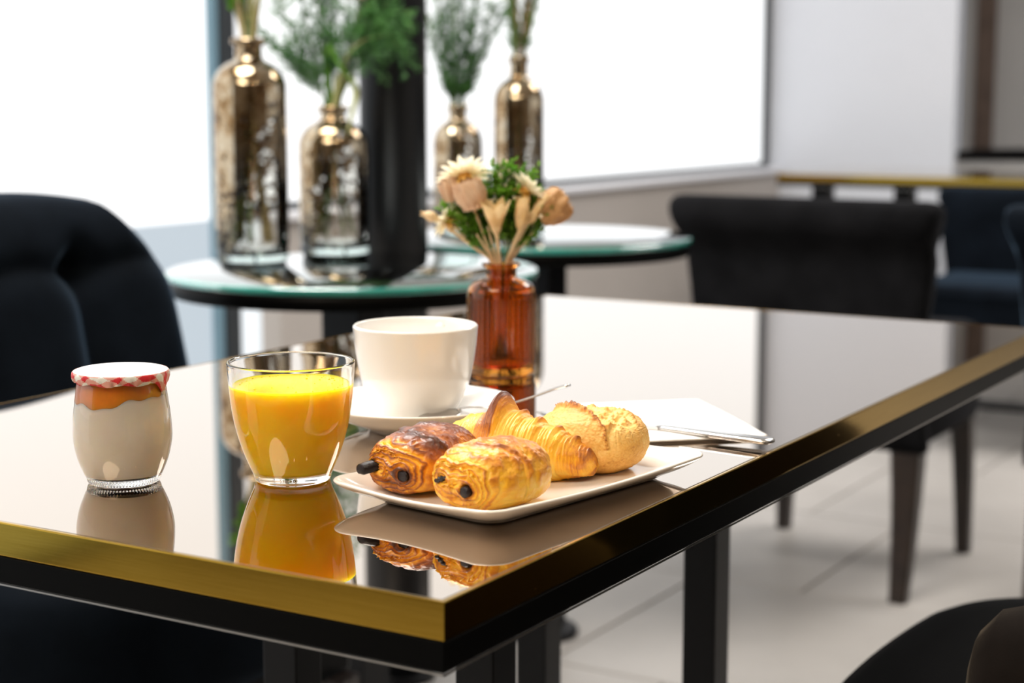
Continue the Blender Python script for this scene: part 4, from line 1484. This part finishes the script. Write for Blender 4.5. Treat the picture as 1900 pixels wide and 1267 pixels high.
def pod(name, label, k, head, axis, ln, wd, n, spread, mat, seed, bow=0.0):
    t = thing(name, label, 'seed pod', (VX, VY, TZ))
    tube('stem', neck_path(k, head, bow), lambda s: 0.0013+0.0004*s, M['stem_beige'], t, 8)
    q = rot_to(axis)
    rnd = random.Random(seed)
    base = None
    for c in range(n):
        a = 2*PI*c/n+0.3
        if base is None:
            vs, fs = petal_mesh(ln, wd, 0.05, 0.28, 1.0)
            base = p = mesh('bract', vs, fs, mat, t)
        else:
            p = base.copy(); link(p, t)
        p.matrix_local = Matrix.Translation(Vector(head)) @ q.to_matrix().to_4x4() @ Matrix.Rotation(a, 4, 'Z') @ Matrix.Translation((0.0012, 0, 0)) @ Matrix.Rotation(-(PI/2-spread)+rnd.uniform(-0.1, 0.1), 4, 'Y')
    o = lathe('pod_base', smooth_prof([(0.0015, -0.004), (0.0022, -0.001), (0.0048, 0.004), (0.0040, 0.009), (0.0015, 0.013)], 4) + [(0, 0.0135)], mat, t, 24)
    o.matrix_local = Matrix.Translation(Vector(head)) @ q.to_matrix().to_4x4()
    return t
pod('seed_pod', 'open star shaped seed pod in the middle of the bunch', 7, VH(-4, 130, -22), VH(-4, 60, -10), 0.033, 0.0135, 6, 0.52, M['pod'], 7)
pod('seed_pod', 'closed tan seed pod beside the open star shaped one', 8, VH(17, 133, -18), VH(8, 60, -4), 0.030, 0.0130, 6, 0.22, M['pod'], 8)
pod('seed_pod', 'narrow pointed seed pod leaning out under the husk flower', 9, VH(24, 139, -12), VH(45, 55, 0), 0.032, 0.0090, 4, 0.15, M['pod'], 9)
pod('dried_grass_spike', 'thin dry spike sticking out low at the window side of the bunch', 10, VH(-58, 142, -8), VH(-60, 22, 0), 0.016, 0.004, 3, 0.12, M['stem_beige'], 10)

def leaf_quad(mb, p, d, ln, wd, up):
    d = Vector(d).normalized()
    s = d.cross(up)
    if s.length < 1e-4: s = Vector((1, 0, 0))
    s.normalize()
    n = s.cross(d)
    p = Vector(p)
    mid = p+d*ln*0.5
    mb.add([p, mid+s*wd*0.5+n*wd*0.15, p+d*ln, mid-s*wd*0.5+n*wd*0.15], [(0, 1, 2, 3)])

def filler(label, k, head, n, seed, group):
    t = thing('green_filler_sprig', label, 'sprig', (VX, VY, TZ), 0, group)
    rnd = random.Random(seed)
    path = [Vector(p) for p in neck_path(k, head)]
    tube('stem', [tuple(p) for p in path], lambda s: 0.0009-0.0004*s, M['stem_green'], t, 6)
    mb = MB()
    m = len(path)
    for c in range(n):
        s = rnd.uniform(0.60, 1.0)**0.9
        kk = min(m-2, int(s*(m-1)))
        p = path[kk].lerp(path[kk+1], s*(m-1)-kk)
        a = rnd.uniform(0, 2*PI)
        off = Vector((math.cos(a), math.sin(a), rnd.uniform(0.1, 1.0))).normalized()
        ln = rnd.uniform(0.003, 0.012)*(0.6+0.6*(s-0.5))
        tip = p+off*ln*1.4
        vs, fs = tube_data([p, tip], 0.0003, 3, False); mb.add(vs, fs)
        for q in range(3):
            dd = (off+Vector((rnd.uniform(-1, 1), rnd.uniform(-1, 1), rnd.uniform(-0.4, 1)))).normalized()
            leaf_quad(mb, tip-off*ln*0.4*q*0.5, dd, rnd.uniform(0.0045, 0.0070), rnd.uniform(0.0028, 0.0042), Vector((rnd.uniform(-1, 1), rnd.uniform(-1, 1), 1)))
    o = mb.build('leaves', M['leaf_bright'], t); o['kind'] = 'stuff'
    mb = MB()
    for c in range(int(n*0.10)):
        s = rnd.uniform(0.86, 1.0); kk = min(m-2, int(s*(m-1)))
        p = path[kk]+Vector((rnd.gauss(0, 0.005), rnd.gauss(0, 0.005), rnd.gauss(0.003, 0.004)))
        r = rnd.uniform(0.0012, 0.0022)
        vs, fs = lathe_data([(0, -r), (r*0.8, -r*0.4), (r*0.9, r*0.4), (0, r*1.3)], 7)
        mb.add([(v[0]+p.x, v[1]+p.y, v[2]+p.z) for v in vs], fs)
    o = mb.build('buds', M['petal'], t); o['kind'] = 'stuff'
FG = 'green filler sprigs in the amber bottle'
FL = 'fine green filler sprig with tiny round leaves in the amber bottle'
for k, (r_, u_, a_) in enumerate([(2, 188, 4), (14, 182, 8), (-10, 178, 12), (24, 178, 6), (8, 165, -6), (-20, 165, 8), (34, 160, 4), (40, 146, -2), (-46, 150, 2), (-36, 140, -8), (30, 158, 14), (-6, 160, 0), (18, 155, 10), (-28, 148, 6)]):
    filler(FL, 20+k, VH(r_, u_, a_), 110, 40+k, FG)
for k, (r_, u_, a_) in enumerate([(-22, 128, -14), (-12, 135, -12), (30, 132, -8)]):
    t = thing('dry_flower_stalk', 'bare beige stalk rising from the neck of the amber bottle', 'stalk', (VX, VY, TZ), 0, 'bare stalks in the amber bottle')
    tube('stalk', neck_path(60+k, VH(r_, u_, a_)), lambda s: 0.0014-0.0005*s, M['stem_beige'], t, 7)

# ------------------------------------------------------------------ silvered bottles with sprigs
def silver_bottle(label, x, y, r, h, neck_h, lip_r):
    t = thing('silvered_bottle', label, 'bottle', (x, y, TZ))
    sh = h-neck_h
    prof = [(0.0, 0.012), (r*0.80, 0.010), (r*0.94, 0.014)] + smooth_prof([(r*0.985, 0.022), (r, 0.05), (r, sh*0.55), (r, sh-0.045), (r*0.97, sh-0.024), (r*0.82, sh-0.008), (r*0.60, sh+0.002), (r*0.42, sh+0.007), (r*0.36, sh+0.014), (r*0.35, h-0.012)], 6) + [(r*0.40, h-0.010), (lip_r, h-0.008), (lip_r*1.02, h-0.003), (lip_r*0.96, h), (r*0.29, h-0.001), (r*0.28, h-0.02)]
    lathe('body', prof, M['silvered'], t, 96)
    o = lathe('glass_foot', smooth_prof([(r*0.90, 0.0), (r*0.97, 0.002), (r*0.985, 0.008), (r*0.97, 0.018), (r*0.90, 0.0205)], 4) + [(0, 0.0115), ], M['aqua_glass'], t, 96)
    # close the foot underneath
    lathe('foot_base', [(0, 0.0006), (r*0.90, 0.0006), (r*0.90, 0.0025), (0, 0.0025)], M['aqua_glass'], t, 64)
    return t
B = {
 'a': (2.041, 1.691, 0.0560, 0.338, 0.040, 0.0265),
 'b': (2.209, 1.660, 0.0560, 0.236, 0.030, 0.0250),
 'c': (2.665, 1.717, 0.0460, 0.236, 0.036, 0.0205),
 'd': (2.638, 1.570, 0.0450, 0.322, 0.046, 0.0190),
}
silver_bottle('tallest silvered bottle, on the nearer round table at the window side', *B['a'])
silver_bottle('shorter silvered bottle beside the charcoal column on the nearer round table', *B['b'])
silver_bottle('short silvered bottle partly hidden between column and strawflowers on the farther round table', *B['c'])
silver_bottle('tall slim silvered bottle on the farther round table behind the dried flowers', *B['d'])

def in_bottle(key, tip, bow=0.0):
    x, y, r, h, nh, lr = B[key]
    tip = Vector(tip)
    hd = Vector((tip.x, tip.y, 0))
    dn = hd.normalized() if hd.length > 1e-5 else Vector((1, 0, 0))
    nk = dn*min(r*0.20, 0.2*hd.length+0.002)
    pts = [-dn*r*0.55+Vector((0, 0, 0.030)), -dn*r*0.10+Vector((0, 0, h*0.55)), nk+Vector((0, 0, h-0.02)), nk*1.3+Vector((0, 0, h+0.012))]
    up = tip-pts[-1]
    for s in (0.3, 0.65, 1.0):
        pts.append(pts[3]+up*s+Vector((0, 0, bow*math.sin(PI*s)))+dn*bow*0.0)
    return [Vector(p) for p in smooth_prof([tuple(p) for p in pts], 5)]

def sprig(key, name, label, group, tip, seed, n, mat, stem_mat, ln=(0.01, 0.03), needle=0.010, wd=0.0018, start=0.5, bow=0.0, sr=0.0016, hang=0.0, cat='sprig'):
    x, y, r, h, nh, lr = B[key]
    t = thing(name, label, cat, (x, y, TZ), 0, group)
    rnd = random.Random(seed)
    path = in_bottle(key, tip, bow)
    tube('stem', [tuple(p) for p in path], lambda s: sr*(1-0.55*s), stem_mat, t, 6)
    if n:
        mb = MB(); m = len(path)
        for c in range(n):
            s = rnd.uniform(start, 1.0)
            kk = min(m-2, int(s*(m-1)))
            p = path[kk].lerp(path[kk+1], s*(m-1)-kk)
            tdir = (path[kk+1]-path[kk]).normalized()
            a = rnd.uniform(0, 2*PI)
            off = (Vector((math.cos(a), math.sin(a), rnd.uniform(-0.2, 0.6)))+tdir*0.7).normalized()
            off.z -= hang*rnd.random()
            off.normalize()
            bl = rnd.uniform(*ln)
            tip2 = p+off*bl
            vs, fs = tube_data([p, tip2], 0.00045, 3, False); mb.add(vs, fs)
            kq = max(2, int(bl/0.004))
            for q in range(kq):
                pp = p.lerp(tip2, (q+0.5)/kq)
                dd = (off*0.8+Vector((rnd.uniform(-1, 1), rnd.uniform(-1, 1), rnd.uniform(-0.8, 1))))
                leaf_quad(mb, pp, dd, needle*rnd.uniform(0.6, 1.1), wd*rnd.uniform(0.7, 1.3), Vector((rnd.uniform(-1, 1), rnd.uniform(-1, 1), 0.6)))
        o = mb.build('leaves', mat, t); o['kind'] = 'stuff'
    return t
def BH(right, up, away=0):
    p = rtv*(right/1000)+fwv*(away/1000)
    return (p.x, p.y, up/1000)
rnd = random.Random(11)
for k in range(18):
    g = k % 2
    sprig('a', 'dry_grass_stem', 'upright dry grass stem in the tallest silvered bottle', 'dry grass stems in the tallest bottle', BH(rnd.uniform(-30, 34), rnd.uniform(430, 500), rnd.uniform(-20, 20)), 100+k, 0, None, M['straw'] if k % 3 else M['stem_green'], sr=0.0030, cat='stem')
for k, (r_, u_) in enumerate([(-26, 455), (-34, 440), (-14, 470)]):
    sprig('a', 'green_leaf_sprig', 'small leaved green sprig at the window side of the tallest silvered bottle', 'green sprigs in the tallest bottle', BH(r_, u_, -8), 120+k, 60, M['leaf_bright'], M['stem_green'], (0.005, 0.018), 0.010, 0.005, 0.66)
for k, (r_, u_, a_, n_) in enumerate([(-98, 340, 0, 75), (-88, 410, 8, 80), (-58, 450, -4, 90), (-28, 480, 4, 90), (4, 490, 10, 90), (34, 470, -20, 80), (70, 440, -24, 80), (-60, 310, -10, 50), (-12, 430, 16, 80), (96, 410, -30, 75)]):
    sprig('b', 'feathery_sprig', 'feathery green sprig in the bottle beside the charcoal column', 'feathery sprigs beside the column', BH(r_, u_, a_), 140+k, n_, M['leaf'], M['stem_green'], (0.012, 0.045), 0.012, 0.0028, 0.58, 0.0, 0.0024)
for k, (r_, u_, a_, n_, bw) in enumerate([(108, 330, -45, 60, 0.07), (128, 380, -40, 60, 0.05), (90, 350, -50, 60, 0.09)]):
    sprig('b', 'drooping_sprig', 'sparse drooping green sprig crossing in front of the charcoal column', 'drooping sprigs over the column', BH(r_, u_, a_), 160+k, n_, M['leaf'], M['stem_green'], (0.02, 0.07), 0.014, 0.0020, 0.60, bw, 0.0018, 1.2)
def blade(key, label, group, pts, wd, mat):
    x, y, r, h, nh, lr = B[key]
    t = thing('grass_blade', label, 'leaf', (x, y, TZ), 0, group)
    ps = [Vector(p) for p in smooth_prof(pts, 5)]
    vs, fs = [], []
    for k, p in enumerate(ps):
        w = wd*(1-(k/(len(ps)-1))**2.2)*0.5+0.0004
        sd = rtv*w
        vs += [p-sd+fwv*0.002, p-fwv*0.002, p+sd+fwv*0.002]
    for k in range(len(ps)-1):
        a = 3*k
        fs += [(a, a+1, a+4, a+3), (a+1, a+2, a+5, a+4)]
    o = mesh('blade', vs, fs, mat, t)
    so = o.modifiers.new('thickness', 'SOLIDIFY'); so.thickness = 0.0006
blade('b', 'pale yellow green blade bent down over the shoulder of the shorter silvered bottle', None, [BH(2, 225, -8), BH(16, 285, -20), BH(40, 262, -40), BH(36, 225, -55), BH(28, 190, -62)], 0.012, M['leaf_pale'])
blade('b', 'pale blade reaching sideways in front of the charcoal column', None, [BH(4, 230, -6), BH(20, 300, -20), BH(50, 335, -50), BH(92, 345, -70)], 0.009, M['leaf_pale'])
blade('b', 'green blade slanting across the neck of the shorter silvered bottle', None, [BH(-4, 228, -6), BH(-6, 330, -14), BH(14, 300, -34), BH(44, 262, -48)], 0.011, M['leaf_bright'])
for k, (r_, u_, a_) in enumerate([(-64, 430, 6), (-40, 470, -4), (-16, 480, 8), (10, 475, 0), (36, 450, 12), (66, 420, 0), (-34, 400, 20), (28, 400, -10), (80, 400, 6), (-4, 440, -12)]):
    sprig('c', 'fine_green_sprig', 'fine green sprig in the short silvered bottle on the farther table', 'fine sprigs in the short far bottle', BH(r_, u_, a_), 180+k, 130, M['leaf'], M['stem_green'], (0.008, 0.030), 0.010, 0.0026, 0.49, 0.0, 0.0034)
for k in range(14):
    sprig('d', 'brown_stem', 'thin brown green stem in the tall slim silvered bottle', 'stems in the tall slim bottle', BH(rnd.uniform(-30, 46), rnd.uniform(440, 520), rnd.uniform(-15, 15)), 200+k, 34, M['leaf'], M['stem_brown'] if k % 2 else M['stem_green'], (0.006, 0.018), 0.012, 0.0030, 0.48, sr=0.0048, cat='stem')
def blossom(label, p, r):
    x, y, *_ = B['b']
    t = thing('pink_blossom', label, 'flower', (x, y, TZ))
    path = in_bottle('b', p)
    tube('stem', [tuple(q) for q in path], 0.0014, M['stem_brown'], t, 6)
    base = None
    for ring, (n, tl) in enumerate(((7, 0.4), (5, 0.9))):
        for c in range(n):
            if base is None:
                vs, fs = petal_mesh(r, r*0.7, 0.1, 0.2); base = q = mesh('petal', vs, fs, M['pink'], t)
            else:
                q = base.copy(); link(q, t)
            q.matrix_local = Matrix.Translation(Vector(p)) @ Matrix.Rotation(2*PI*c/n+ring*0.4, 4, 'Z') @ Matrix.Rotation(-tl, 4, 'Y')
blossom('pink blossom at the top of the picture in front of the column', BH(72, 402, -20), 0.022)
blossom('smaller pink blossom at the window side of the other pink blossom', BH(48, 400, -24), 0.016)
